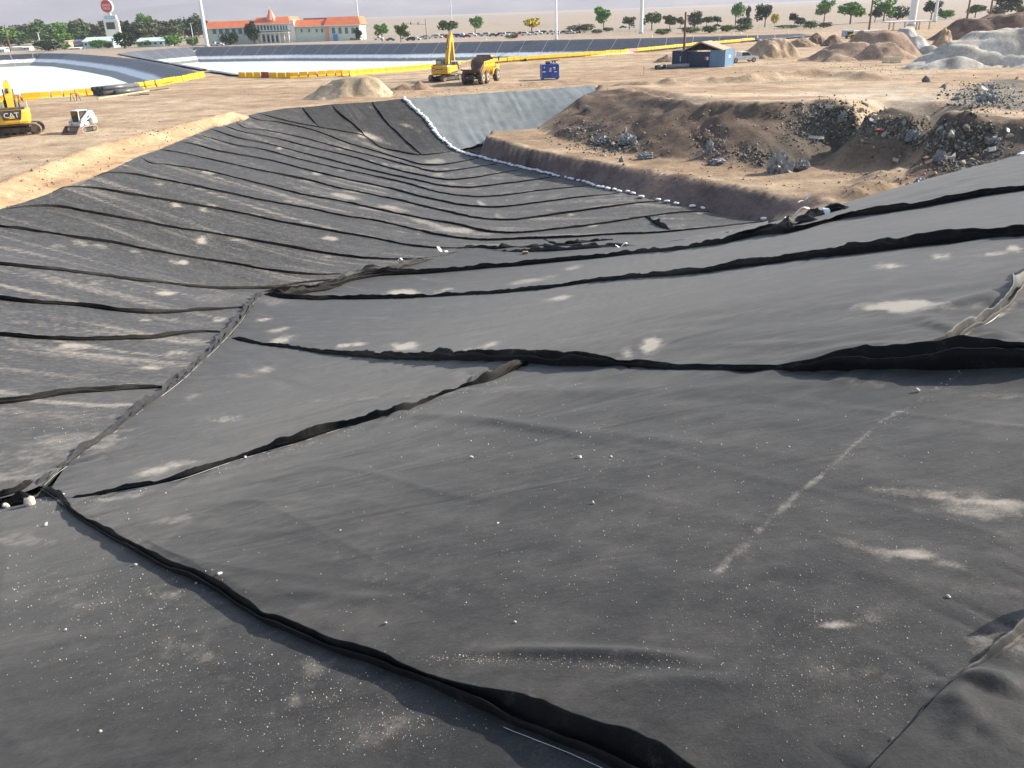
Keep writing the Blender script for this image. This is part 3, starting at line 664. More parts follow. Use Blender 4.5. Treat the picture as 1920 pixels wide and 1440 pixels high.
def panel(a, b, d, near, stp=5.0, lift=LIFT, mat=None, parent=liner):
    la = np.linalg.norm(np.diff(np.array(a), axis=0), axis=1).sum(); lb = np.linalg.norm(np.diff(np.array(b), axis=0), axis=1).sum()
    nu = max(12, int(max(la, lb)/stp)); A = smooth(a, nu); B = smooth(b, nu)
    nv = max(8, int(np.median(np.linalg.norm(A-B, axis=1))/stp*1.25)); nv = min(nv, 220)
    t = np.linspace(-.004, 1.004, nv)[None, :, None]
    P = A[:, None]*(1-t)+B[:, None]*t
    W = pit(P[..., 0], P[..., 1]).reshape(-1, 3); pf = P.reshape(-1, 2)
    W[:, 2] = GS(W[:, 0], W[:, 1])+lift+relief(W[:, 0], W[:, 1], d, near)+(pucker(W[:, 0], W[:, 1]) if near else 0)
    if parent is not liner: W[:, 2] += .06*np.abs(fbm(W[:, 0]*.9+W[:, 1]*.25, W[:, 1]*.07, 44, 3))**1.3*3
    o = meshgrid('panel', W, nu, nv, mat or (M_GEO if d == DN else M_GEOL), parent)
    me = o.data; nn = me.polygons[0].normal
    if nn.z < 0: me.flip_normals()
    u = W[:, 0]*d[0]+W[:, 1]*d[1]; v = -W[:, 0]*d[1]+W[:, 1]*d[0]
    st = np.clip(fbm(u*.13, v*2.2+.8*vnoise(u*.3, v*.3, 1), 55, 4)-.12, 0, 1)*(.55 if d == DL else .4)+(.15 if d == DL else 0)     # dust drawn out along the rolls
    fattr(o, 'dust', np.maximum(smear(pf[:, 0], pf[:, 1]), st))
    return o
order = [0, 1, 2, 3, 4, 5, 6, 7]
for i, j in zip(order[:-1], order[1:]): panel(S[i], S[j], DL, i < 3, 5 if i < 4 else 4)
panel(S['7m'], S[8], DL, False, 4)
for i in range(8, 17): panel(S[i], S[i+1], DL, False, 3.6)
panel(RIM_PX, [(484,213),(502,219),(552,232),(599,240)], DL, False, 3)
panel([(566,203),(580,220),(599,240)], D2, (.55, -.83), False, 3)
panel(D2b, D3, (.55, -.83), False, 3); panel(D3, D4, (.55, -.83), False, 3)
panel(ND, MID, DN, True, 4.5); panel(NC, ND, DN, True, 4.5); panel(NB, NC, DN, True, 4.5)
panel([(100,925),(130,884),(165,855),(265,780),(343,718),(428,638),(533,657),(640,672),(773,681),(853,683),(993,688)], NAB[::1], DN, True, 4.5)
panel(NAB+NB[8:], NA[:-1]+[(1400,1560),(1550,1570),(1667,1440),(1763,1337),(1863,1260),(1920,1213),(2400,900)], DN, True, 4.5)
panel([(-400,1035),(0,964),(60,952),(110,948)]+NA[1:]+[(1800,1720)], [(-500,2300),(0,2200),(900,2150),(1900,2100)], DN, True, 5.5)
panel([(1300,1850),(1560,1560),(1667,1440),(1763,1337),(1863,1260),(1920,1213),(2400,900)], [(1500,2100),(1800,2000),(2100,1800),(2600,1500)], DN, True, 6, lift=LIFT+.02)

ux, uy = np.meshgrid(np.linspace(-13, 20.4, 110), np.linspace(-14, 33, 150), indexing='ij')            # sheet carrying on under and past the near strips
uo = meshgrid('panel', np.stack([ux, uy, GS(ux, uy)-.02+.02*fbm(ux*.4, uy*.4, 7, 3)], -1).reshape(-1, 3), 110, 150, M_GEO, liner); fattr(uo, 'dust', np.clip(fbm(ux*.3, uy*.8, 9, 4).ravel(), 0, 1)*.4)
# standing seams: the two sheets sewn together and left as an upright flap
def flap(px, hts, lean=.03, rag=.25, back=.17, stp=4.0, seed=0, ply=True, name='seam_flap', side=1, dust=.12, parent=liner, mat=None):
    n = max(8, int(np.linalg.norm(np.diff(np.array(px), axis=0), axis=1).sum()/stp)); q = smooth(px, n)
    W = pit(q[:, 0], q[:, 1]); W[:, 2] = GS(W[:, 0], W[:, 1])+LIFT
    L = np.r_[0, np.cumsum(np.linalg.norm(np.diff(W[:, :2], axis=0), axis=1))]; s = np.linspace(0, 1, n)
    h = np.interp(s, [k for k, _ in hts], [v for _, v in hts])
    t = np.gradient(W[:, :2], axis=0); t /= np.linalg.norm(t, axis=1)[:, None]+1e-9
    away = np.stack([-t[:, 1], t[:, 0]], -1)
    if np.mean((W[:, :2]*away).sum(1)) < 0: away = -away
    away *= side
    fr = 1/np.maximum(.05, np.mean(h)*3)
    w1 = vnoise(L*fr*.5, np.zeros(n)+seed, 5); w2 = vnoise(L*fr*1.6, np.zeros(n)+seed, 6); w3 = vnoise(L*fr*5, np.zeros(n)+seed, 7)
    hh = h*(1+rag*(1.1*w1+.9*w2+.35*w3)); hh = np.maximum(hh, h*.25); hh *= np.minimum(1, np.minimum(s, 1-s)*n/6+.15)
    ln = lean+h*(.7*w1+.5*vnoise(L*fr, np.zeros(n)+seed, 8)); th = np.clip(h*.06, .004, .015)
    base = .03*h/.15
    prof = [(-base, -LIFT*.6, 0), (0*base, .10, 1), (ln*.35, .5, 1), (ln*.8, .86, 1), (ln, 1.0, 1), (ln+th, 1.0, 1), (ln*.9+th*2.2, .82, 1), (ln*.6+back*h*.8, .36, 1), (back*h*2.2+ln*.3, .10, 1), (back*h*4.5, -LIFT*.5, 0)]
    V = []; D = []
    for off, z, rel_ in prof:
        zz = hh*z if rel_ else np.zeros(n)+z
        off = np.broadcast_to(off, (n,))
        V.append(np.concatenate([W[:, :2]+away*off[:, None], (W[:, 2]+zz)[:, None]], 1)); D.append(np.full(n, dust))
    Vv = np.stack(V, 1).reshape(-1, 3)
    o = meshgrid(name, Vv, n, len(prof), mat or M_FLAP_SHADE, parent)
    fattr(o, 'dust', np.stack(D, 1).ravel()*(.5+fbm(Vv[:, 0]*6, Vv[:, 1]*6, 3, 3)))
    if ply:
        h2 = hh*np.clip(.62+.5*vnoise(L*fr*.8, np.zeros(n)+seed+4, 9), .2, .95); l2 = -base*1.4-h*.12*(1+vnoise(L*fr*1.2, np.zeros(n)+seed, 10))
        V = []
        for off, z in ((-base*1.6, -LIFT*.6), (l2*.9, .6), (l2, 1.0), (l2+th, 1.0), (l2*.5+th, .5), (-base*.6, -LIFT*.6)):
            zz = h2*z if z > 0 else np.zeros(n)+z; off = np.broadcast_to(off, (n,))
            V.append(np.concatenate([W[:, :2]+away*off[:, None], (W[:, 2]+zz)[:, None]], 1))
        Vp = np.stack(V, 1).reshape(-1, 3); p = meshgrid('inner_ply', Vp, n, 6, mat or M_FLAP_SHADE, o); fattr(p, 'dust', np.full(len(Vp), dust*.5))
    return o, W, away, hh, ln
def thread(W, away, off, zoff, r, o, rng=(0, 1), name='stitching'):
    n = len(W); a, b = int(rng[0]*n), int(rng[1]*n)
    P = np.concatenate([W[a:b, :2]+away[a:b]*np.broadcast_to(off, (n,))[a:b, None], (W[a:b, 2]+np.broadcast_to(zoff, (n,))[a:b])[:, None]], 1)
    k = 5; V = []
    for i in range(k):
        an = 2*math.pi*i/k; V.append(P+np.concatenate([away[a:b]*math.cos(an)*r, np.full((b-a, 1), math.sin(an)*r)], 1))
    V.append(V[0]); return meshgrid(name, np.stack(V, 1).reshape(-1, 3), b-a, k+1, M_THREAD, o)

f, W, aw, hh, ln = flap(NA, [(0, .055), (.25, .06), (.45, .075), (.55, .10), (.62, .10), (.8, .135), (1, .14)], lean=.012, rag=.22, seed=3, stp=3.5)
thread(W, aw, -.078, hh*.2, .0010, f, (.66, 1))
f, W, aw, hh, ln = flap(NAB, [(0, .03), (.15, .05), (.3, .06), (.36, .03), (.45, .085), (.6, .075), (.72, .10), (.8, .07), (.9, .10), (1, .09)], lean=.03, rag=.55, seed=5, dust=.05, stp=3.5)
thread(W, aw, -.035, .012, .0022, f, (.02, .95))
f, W, aw, hh, ln = flap(NB, [(0, .09), (.15, .15), (.3, .17), (.42, .06), (.52, .05), (.56, .10), (.6, .19), (.75, .2), (.86, .1), (1, .1)], lean=.03, rag=.3, seed=7, stp=3.5)
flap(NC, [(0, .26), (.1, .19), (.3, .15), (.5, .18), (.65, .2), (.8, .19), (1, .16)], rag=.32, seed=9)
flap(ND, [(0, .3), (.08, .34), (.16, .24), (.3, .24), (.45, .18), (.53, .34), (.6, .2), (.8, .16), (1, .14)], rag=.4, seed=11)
f, W, aw, hh, ln = flap(VAL, [(0, .20), (.2, .16), (.4, .12), (.7, .08), (.9, .06), (1, .05)], lean=.05, rag=.7, seed=13, dust=.05, mat=M_GEO)
thread(W, aw, -.06, .02, .0028, f, (.05, .55)); thread(W, aw, -.04, .015, .0017, f, (.55, 1))
flap([(60,952),(30,956),(0,962),(-60,968),(-300,1010)], [(0, .10), (.2, .07), (1, .06)], rag=.8, seed=14)
flap([(85,925),(95,935),(112,948),(128,966)], [(0, .10), (1, .07)], rag=.7, seed=15, lean=.05)
flap([(70,905),(50,925),(20,938),(-10,944)], [(0, .08), (1, .10)], rag=.9, seed=19, lean=.05)
f, W, aw, hh, ln = flap(NR, [(0, .13), (.5, .12), (.8, .11), (1, .07)], lean=.05, rag=.8, seed=17, dust=.22, mat=M_GEO)
thread(W, aw, -.04, .02, .004, f)
f, W, aw, hh, ln = flap(NBR, [(0, .05), (.3, .06), (.41, .05), (.6, .04), (1, .03)], lean=.02, rag=.6, seed=18, dust=.15, mat=M_GEO)
for i in range(1, 18):
    hgt = {1: .13, 2: .13, 3: .13, 4: .14}.get(i, .135)
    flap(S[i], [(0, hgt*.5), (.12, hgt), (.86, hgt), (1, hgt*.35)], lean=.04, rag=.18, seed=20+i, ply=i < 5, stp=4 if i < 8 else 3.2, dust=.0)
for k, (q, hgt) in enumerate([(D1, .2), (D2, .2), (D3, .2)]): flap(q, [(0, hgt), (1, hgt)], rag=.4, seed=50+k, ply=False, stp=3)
# crumpled offcuts where the strips meet in the valley
for k, (q, hgt) in enumerate([([(500,556),(540,558),(575,552),(613,546),(640,537)], .35), ([(640,527),(665,519),(700,514),(735,508),(770,500)], .4), ([(660,522),(700,519),(740,517),(790,514)], .3), ([(735,507),(780,497),(815,486),(835,479)], .35),
        ([(855,470),(895,466),(930,469),(960,466),(1010,467)], .2), ([(905,470),(960,474),(1020,473),(1080,470),(1130,466),(1175,464)], .2), ([(1020,450),(1035,458),(1070,460),(1100,456),(1150,451)], .18), ([(960,469),(1030,463),(1100,464),(1190,462)], .14),
        ([(1208,407),(1220,414),(1235,424),(1255,433)], .35), ([(1400,441),(1440,436),(1475,432),(1500,424),(1530,418)], .25), ([(1450,436),(1490,424),(1530,411),(1560,402),(1590,395)], .3), ([(1500,414),(1530,405),(1560,400),(1590,396)], .28), ([(880,283),(890,290),(897,297)], .25)]):
    flap(q, [(0, hgt*.5), (.5, hgt), (1, hgt*.5)], rag=1.1, seed=70+k, lean=.1, dust=.12 if k % 3 == 0 else .0, mat=M_GEO if k % 2 else M_FLAP_SHADE)
flap([(2025,1152),(2060,1138),(2110,1132),(2300,1120),(2800,1080),(3300,1040)], [(0, .14), (.07, .34), (.3, .3), (1, .12)], rag=.3, seed=94)  # unseen fold, added out of view for the shadow it casts
for k, (q, hgt, dd) in enumerate([([(1925,1210),(1895,1226),(1872,1246),(1850,1268)], .035, .5), ([(1890,1236),(1868,1256),(1842,1278),(1815,1298)], .03, .35), ([(1800,1300),(1775,1322),(1745,1348)], .03, .15), ([(1700,1395),(1680,1420),(1655,1450)], .03, .12)]):
    flap(q, [(0, hgt*.5), (.5, hgt), (1, hgt*.4)], rag=1.3, seed=95+k, lean=.02, dust=dd, mat=M_GEO)
# smooth grey geomembrane on the far slope beyond the sandbags
M_HD = membrane('smooth_geomembrane', (.165, .18, .175), None, .42)
hd = thing('far_slope_sheet', 'pale grey plastic sheet on the far slope beyond the sandbags', 'liner sheet')
top = smooth([(757,186),(880,178),(1000,170),(1110,161)], 5); bot = smooth([(856,284),(935,262),(1040,245),(1135,180)], 5)
for k in range(4):
    aa = [top[k], top[k]*.5+bot[k]*.5, bot[k]]; bb = [top[k+1], top[k+1]*.5+bot[k+1]*.5, bot[k+1]]
    panel(aa, bb, (.25, .97), False, 3.5, .06, M_HD, hd)
# ------------------------------------------------------------------ machines
DIRT = (.40, .30, .21)
M_YEL = simple('yellow_machine_paint', (.72, .42, .02), .45, 0, .12, 1.2, DIRT, .45)
M_CATY = simple('golden_machine_paint', (.80, .47, .03), .45, 0, .1, 1.2, DIRT, .3)
M_DARK = simple('dark_steel', (.035, .035, .038), .55, 0, .3, 2, DIRT, .35)
M_TRK = simple('track_steel', (.16, .13, .11), .7, 0, .3, 3, DIRT, .75)
M_RUB = simple('tyre_rubber', (.035, .033, .032), .85, 0, .2, 3, DIRT, .65)
M_RUST = simple('worn_body_steel', (.20, .15, .135), .6, .2, .3, 1.0, (.33, .24, .17), .6)
M_WHT = simple('white_paint', (.72, .72, .70), .4, 0, .06, 1.5, DIRT, .35)
M_GLASS = simple('dark_glass', (.03, .045, .05), .08, 0, .1, 1)
M_CHR = simple('bare_steel', (.5, .5, .5), .3, .8, .1, 3)
M_LOGOR = simple('red_decal', (.62, .06, .05), .4); M_LOGOW = simple('white_decal', (.82, .82, .8), .4); M_LOGOK = simple('black_decal', (.02, .02, .02), .4)

def text_mesh(body, size, depth=.01):
    c = bpy.data.curves.new('lettering', 'FONT'); c.body = body; c.size = size; c.extrude = depth; c.align_x = 'CENTER'; c.align_y = 'CENTER'; c.resolution_u = 2
    o = bpy.data.objects.new('tmp', c); me = bpy.data.meshes.new_from_object(o); bpy.data.objects.remove(o); bpy.data.curves.remove(c)
    return me
def text(body, size, loc, rot, mat, parent, name='lettering', sx=1.0, depth=.01):
    o = link(name, text_mesh(body, size, depth), mat, parent); o.location = loc; o.rotation_euler = rot; o.scale = (sx, 1, 1); return o

def track_loop(L, H, n=26):
    """outline of a crawler track in (y,z), rounded ends"""
    r = H/2; pts = []
    for i in range(9):
        a = -math.pi/2+math.pi*i/8; pts.append((L/2-r+r*math.cos(a), r+r*math.sin(a)))
    for i in range(9):
        a = math.pi/2+math.pi*i/8; pts.append((-L/2+r+r*math.cos(a), r+r*math.sin(a)))
    return pts
def add_track(par, x, L, H, W_, rz=0.0, mat=None):
    c, s = math.cos(rz), math.sin(rz)
    tr = bpy.data.objects.new('track', None)
    pts = track_loop(L, H); mb = MB()
    inner = [(p[0]*(1-.16/L), H/2+(p[1]-H/2)*.80) for p in pts]; n = len(pts)
    for a, b in ((x-W_/2, x+W_/2),):
        v = [(a, *p) for p in pts]+[(b, *p) for p in pts]+[(b, *p) for p in inner]+[(a, *p) for p in inner]
        f = []
        for k in range(4):
            for i in range(n): f.append([k*n+i, k*n+(i+1) % n, ((k+1) % 4)*n+(i+1) % n, ((k+1) % 4)*n+i])
        mb.add(v, f)
    per = resample(np.array(pts+[pts[0]]), n=46)
    for i in range(45):                                        # grouser bars
        p, q = per[i], per[i+1]; d = (q-p)/np.linalg.norm(q-p); nn = np.array([d[1], -d[0]])
        o = p+nn*.035
        mb.add([(x-W_/2, *(p)), (x+W_/2, *(p)), (x+W_/2, *(o)), (x-W_/2, *(o)), (x-W_/2, *(p+d*.04)), (x+W_/2, *(p+d*.04)), (x+W_/2, *(o+d*.04)), (x-W_/2, *(o+d*.04))],
               [[0, 1, 2, 3], [7, 6, 5, 4], [3, 2, 6, 7], [0, 3, 7, 4], [1, 5, 6, 2]])
    t = mb.build('track', mat or M_TRK, par)
    fr = MB().box((x-W_*.3, -L*.38, H*.28), (x+W_*.3, L*.38, H*.72)); fo = fr.build('track_frame', M_DARK, t)
    for yy in np.linspace(-L*.33, L*.33, 6):
        MB().cyl((x-W_*.36, yy, H*.2), (x+W_*.36, yy, H*.2), H*.12, n=10).build('roller', M_DARK, t)
    for yy in (-L/2+H/2, L/2-H/2):
        MB().cyl((x-W_*.34, yy, H/2), (x+W_*.34, yy, H/2), H*.37, n=14).build('idler_wheel', M_TRK, t)
    t.rotation_euler = (0, 0, rz)
    return t
def boxbeam(mb, pts, wd, hs):
    """beam along a (y,z) line with given widths (x) and depths"""
    secs = []
    for i, (y, z) in enumerate(pts):
        a = pts[max(0, i-1)]; b = pts[min(len(pts)-1, i+1)]; d = np.array([b[0]-a[0], b[1]-a[1]]); d /= np.linalg.norm(d); n = np.array([-d[1], d[0]])*hs[i]/2
        secs.append([(-wd[i]/2, y+n[0], z+n[1]), (wd[i]/2, y+n[0], z+n[1]), (wd[i]/2, y-n[0], z-n[1]), (-wd[i]/2, y-n[0], z-n[1])])
    return mb.ring(secs, True, True, False)
def excavator(name, label, loc, rz, swing, paint, boom, stick, bucket, logo, sc=1.0):
    """+Y is the digging direction of the upper body; tracks turned by -swing"""
    t = thing(name, label, 'excavator', loc, rz, None, sc)
    for x in (-1.25, 1.25): add_track(t, x, 4.7, 1.02, .62, -swing)
    MB().box((-.9, -1.3, .35), (.9, 1.3, .85), Matrix.Rotation(-swing, 4, 'Z')).cyl((0, 0, .8), (0, 0, 1.22), .75, n=20).build('undercarriage', M_DARK, t)
    MB().prism([(-1.5, -2.0), (-1.5, 2.0), (1.5, 2.0), (1.5, -2.0)], 1.18, 1.36, 'z').build('deck', M_DARK, t)
    cw = [(-1.52, -1.75), (-1.50, -2.45), (-1.25, -2.95), (-.6, -3.22), (.6, -3.22), (1.25, -2.95), (1.50, -2.45), (1.52, -1.75)]
    secs = [[(x*k, y*(1 if y > -2 else k2), z) for x, y in cw] for z, k, k2 in ((1.22, .97, .965), (1.40, 1, 1), (2.25, 1, 1), (2.42, .97, .975))]
    MB().ring(secs, True, True, False).build('counterweight', paint, t)
    MB().box((-1.5, -1.74, 1.37), (-.5, .1, 2.30), None, .06).build('side_cover', paint, t)
    MB().box((.45, -1.74, 1.37), (1.5, 1.9, 2.25), None, .06).build('engine_cover', paint, t)
    MB().box((-.49, -1.74, 1.37), (.44, .3, 2.2), None, .04).box((-1.2, -2.6, 2.43), (1.2, -1.1, 2.56), None, .04).build('engine_hood', M_DARK, t)
    cab = MB(); prof = [(.12, 1.37), (1.95, 1.37), (2.02, 2.1), (1.72, 3.12), (.35, 3.2), (.12, 3.0)]
    cab.prism(prof, -1.45, -.52, 'x'); co = cab.build('cab', M_DARK if not logo == 'CAT' else paint, t)
    MB().prism([(.3, 2.0), (1.9, 2.05), (1.66, 3.02), (.4, 3.06)], -1.468, -1.462, 'x').build('side_window', M_GLASS, co)
    MB().prism([(.3, 2.0), (1.9, 2.05), (1.66, 3.02), (.4, 3.06)], -.508, -.502, 'x').build('side_window', M_GLASS, co)
    MB().box((-1.36, .098, 2.2), (-.62, .116, 2.95)).build('rear_window', simple('pale_cab_glass', (.30, .42, .42), .1), co)
    rail = MB()
    for a, b in (((-1.46, -1.6, 2.3), (-1.46, -1.6, 3.1)), ((-1.46, -.1, 2.3), (-1.46, -.1, 3.1)), ((-1.46, -1.6, 3.1), (-1.46, -.1, 3.1)), ((-1.46, -1.6, 2.7), (-1.46, -.1, 2.7)), ((1.4, -1.2, 2.3), (1.4, -1.2, 2.9)), ((1.4, 1.2, 2.25), (1.4, 1.2, 2.9)), ((1.4, -1.2, 2.9), (1.4, 1.2, 2.9))):
        rail.cyl(a, b, .022, n=6)
    rail.build('handrail', M_WHT, t)
    MB().cyl((.8, -1.2, 2.2), (.8, -1.2, 2.95), .07, n=10).build('exhaust_stack', M_DARK, t)
    n = len(boom); bo = boxbeam(MB(), boom, [.55, .55, .55, .5, .42][:n], [.5, .85, .95, .75, .42][:n]).build('boom', paint, t)
    so_ = boxbeam(MB(), stick, [.42, .42, .36], [.45, .75, .35]).build('stick', paint, t)
    cy = MB()
    for x in (-.42, .42):
        a = Vector((x, boom[0][0]+.55, boom[0][1]-.25)); b = Vector((x, boom[2][0]+.1, boom[2][1]-.05)); mid = a.lerp(b, .6)
        cy.cyl(a, mid, .11, n=10).cyl(mid, b, .06, n=8)
    a = Vector((0, boom[1][0]-.35, boom[1][1]+.75)); b = Vector((0, stick[0][0]-.1, stick[0][1]+.35)); mid = a.lerp(b, .6); cy.cyl(a, mid, .12, n=10).cyl(mid, b, .065, n=8)
    a = Vector((0, stick[0][0]+.45, stick[0][1]+.1)); b = Vector((0, stick[2][0]+.35, stick[2][1]+.5)); mid = a.lerp(b, .55); cy.cyl(a, mid, .10, n=10).cyl(mid, b, .055, n=8)
    cy.build('hydraulic_cylinder', M_DARK, t)
    by, bz = bucket; bp = [(by, bz), (by+.55, bz-.1), (by+.95, bz-.55), (by+.85, bz-1.1), (by+.4, bz-1.45), (by-.25, bz-1.5), (by-.1, bz-1.3), (by+.35, bz-1.2), (by+.6, bz-.9), (by+.6, bz-.6), (by+.35, bz-.35), (by-.05, bz-.35)]
    bk = MB().prism(bp, -.65, .65, 'x').build('bucket', M_TRK, t)
    for x in np.linspace(-.55, .55, 5): MB().prism([(by-.25, bz-1.5), (by-.5, bz-1.58), (by-.22, bz-1.38)], x-.06, x+.06, 'x').build('tooth', M_TRK, bk)
    if logo == 'CAT':
        p = MB().prism([(-.72, 1.58), (.72, 1.58), (.95, 2.44), (-.95, 2.44)], -3.245, -3.2, 'y').build('logo_panel', M_DARK, t)
        MB().prism([(-.28, 1.70), (.28, 1.70), (.0, 2.02)], -3.262, -3.246, 'y').build('logo_triangle', paint, p)
        text('CAT', .62, (0, -3.256, 1.98), (R(90), 0, 0), M_LOGOW, p, sx=1.05, depth=.004)
    else:
        e = [(-.98+.26*math.cos(k*math.pi/8), 1.9+.26*math.sin(k*math.pi/8)) for k in range(16)]
        ro = MB().prism([(q[0]+.1, q[1]-.0) for q in e], -3.232, -3.20, 'y').build('round_emblem', M_LOGOR, t)
        MB().prism([(-1.06, 2.02), (-.96, 2.02), (-.88, 1.86), (-.80, 2.02), (-.70, 2.02), (-.88, 1.72)], -3.245, -3.233, 'y').build('emblem_mark', M_LOGOW, ro)
        mb = MB(); x = -.55                                    # name in small dark letters, not readable in the photograph
        for k, h_ in enumerate([.17, .11, .11, .11, .14, .11, .11, .11, .14, .11]):
            mb.box((x, -3.232, 1.82), (x+.09, -3.215, 1.82+h_)); x += .115
        mb.build('name_lettering', M_LOGOK, t)
    return t
g = gnd(np.array([836.0]), np.array([152.0]))[0]
boomA = [(.9, 1.75), (2.0, 3.9), (3.0, 5.6), (3.7, 6.4), (4.2, 6.75)]
excavator('excavator', 'yellow excavator with raised boom loading the dump truck', (g[0], g[1], g[2]), R(-13), R(24), M_YEL,
          boomA, [(3.9, 6.95), (4.5, 5.9), (5.1, 2.7)], (5.0, 2.6), 'round')
g = gnd(np.array([33.0]), np.array([252.0]))[0]
excavator('excavator', 'golden yellow excavator with lettered counterweight, cut off by the left edge', (g[0], g[1], g[2]), R(27), R(98), M_CATY,
          [(.9, 1.7), (1.8, 3.0), (3.0, 4.0), (4.3, 4.3), (5.6, 4.0)], [(5.4, 4.3), (6.3, 3.0), (6.9, 1.4)], (6.8, 1.5), 'CAT')

def wheel(par, x, y, r, w_, name='wheel', hub=None):
    o = MB(); n = 18; secs = []
    for xx, rr in ((-w_/2, r*.82), (-w_*.42, r*.97), (-w_*.2, r), (w_*.2, r), (w_*.42, r*.97), (w_/2, r*.82)):
        secs.append([(x+xx, y+rr*math.cos(2*math.pi*i/n), r+rr*math.sin(2*math.pi*i/n)) for i in range(n)])
    o.ring(secs, True, True, True); ob = o.build(name, M_RUB, par)
    MB().cyl((x-w_*.53, y, r), (x+w_*.53, y, r), r*.52, n=14).build('rim', hub or M_YEL, ob)
    MB().cyl((x-w_*.58, y, r), (x+w_*.58, y, r), r*.2, n=10).build('hub', M_DARK, ob)
    return ob
def dump_truck(loc, rz):
    t = thing('articulated_dump_truck', 'yellow articulated dump truck with empty brown steel body, seen from behind', 'dump truck', loc, rz)
    dusty = simple('dusty_hub', (.42, .33, .22), .7)
    for x in (-1.25, 1.25):
        for y in (-3.0, -1.1, 3.3): wheel(t, x, y, .93, .68, hub=dusty)
    MB().box((-.45, -3.9, .8), (.45, 1.6, 1.35)).box((-.9, -3.2, .75), (.9, -2.9, 1.1)).box((-.9, -1.25, .75), (.9, -.95, 1.1)).box((-.5, -4.0, .7), (.5, -3.85, 1.2)).build('chassis', M_DARK, t)
    # open body: floor, flared sides, headboard, tail lip
    fl = [(-4.45, 2.15), (-3.3, 1.62), (.9, 1.62), (1.5, 2.1)]      # (y,z) floor line
    b = MB()
    P = []
    for i, (y, z) in enumerate(fl):
        hw = 1.1 if i in (1, 2) else 1.15
        P.append([(-1.62, y, 3.15 if i else 2.22), (-1.55, y, z+.75 if i else 2.18), (-hw, y, z), (hw, y, z), (1.55, y, z+.75 if i else 2.18), (1.62, y, 3.15 if i else 2.22)])
    P[1][0] = (-1.62, -3.0, 2.95); P[1][5] = (1.62, -3.0, 2.95)
    b.ring(P, False, False, False)
    Q = [[(x*1.05, y+.02, z-(.10 if k in (2, 3) else .0)) for k, (x, y, z) in enumerate(sec)] for sec in P]
    b.ring([s_[::-1] for s_ in Q], False, False, False)
    body = b.build('body_floor', M_RUST, t)
    MB().prism([(-1.55, 2.4), (-1.15, 1.7), (1.15, 1.7), (1.55, 2.4), (1.6, 3.3), (1.05, 3.75), (-1.05, 3.75), (-1.6, 3.3)], 1.42, 1.54, 'y').build('headboard', M_RUST, t)
    MB().prism([(-1.1, 3.755), (1.1, 3.755), (1.1, 3.85), (-1.1, 3.85)], 1.35, 2.1, 'y').build('spill_guard', M_RUST, t)
    for s_ in (-1, 1):
        o = MB().add([(s_*1.74, -3.0, 3.0), (s_*1.74, 1.55, 3.2), (s_*1.71, 1.55, 2.25), (s_*1.2, .9, 1.55), (s_*1.2, -3.2, 1.55), (s_*1.70, -3.1, 2.4)], [[0, 1, 2, 5], [5, 2, 3, 4]]).build('side_plate', M_YEL, t)
        r_ = MB().bar((s_*1.72, -3.05, 3.02), (s_*1.72, 1.5, 3.22), .14, .16)
        for yy in (-2.3, -1.3, -.3, .7): r_.bar((s_*1.30, yy, 1.6), (s_*1.76, yy, 2.95), .12, .14)
        r_.build('side_rib', M_YEL, o)
    MB().box((-1.2, 2.0, 1.0), (1.2, 4.9, 2.0), None, .08).box((-1.2, 3.6, 2.0), (1.2, 5.2, 2.35), None, .1).build('front_frame', M_YEL, t)
    cab = MB().prism([(2.1, 2.0), (3.7, 2.0), (3.9, 2.7), (3.6, 3.65), (2.2, 3.65)], -.85, .85, 'x').build('cab', M_YEL, t)
    MB().prism([(2.25, 2.6), (3.75, 2.7), (3.5, 3.5), (2.3, 3.5)], -.87, .87, 'x').build('cab_window', M_GLASS, cab)
    for s_ in (-1, 1):
        MB().bar((s_*.9, 3.7, 3.2), (s_*1.55, 3.75, 3.3), .05, .05).box((s_*1.55-.12, 3.7, 2.9), (s_*1.55+.12, 3.78, 3.45)).build('mirror', M_DARK, cab)
        MB().box((s_*.95-.3, 2.4, 1.95), (s_*.95+.3, 2.9, 2.0)).cyl((s_*1.2, 2.1, 2), (s_*1.2, 2.1, 2.9), .025, n=6).build('step_rail', M_DARK, t)
        MB().box((s_*.62-.09, -4.04, .95), (s_*.62+.09, -4.0, 1.1)).build('tail_lamp', simple('lamp_lens', (.55, .5, .45), .3), t)
    return t
g = gnd(np.array([898.0]), np.array([157.0]))[0]
dump_truck((g[0]+.3, g[1]+1.6, g[2]), R(-20))

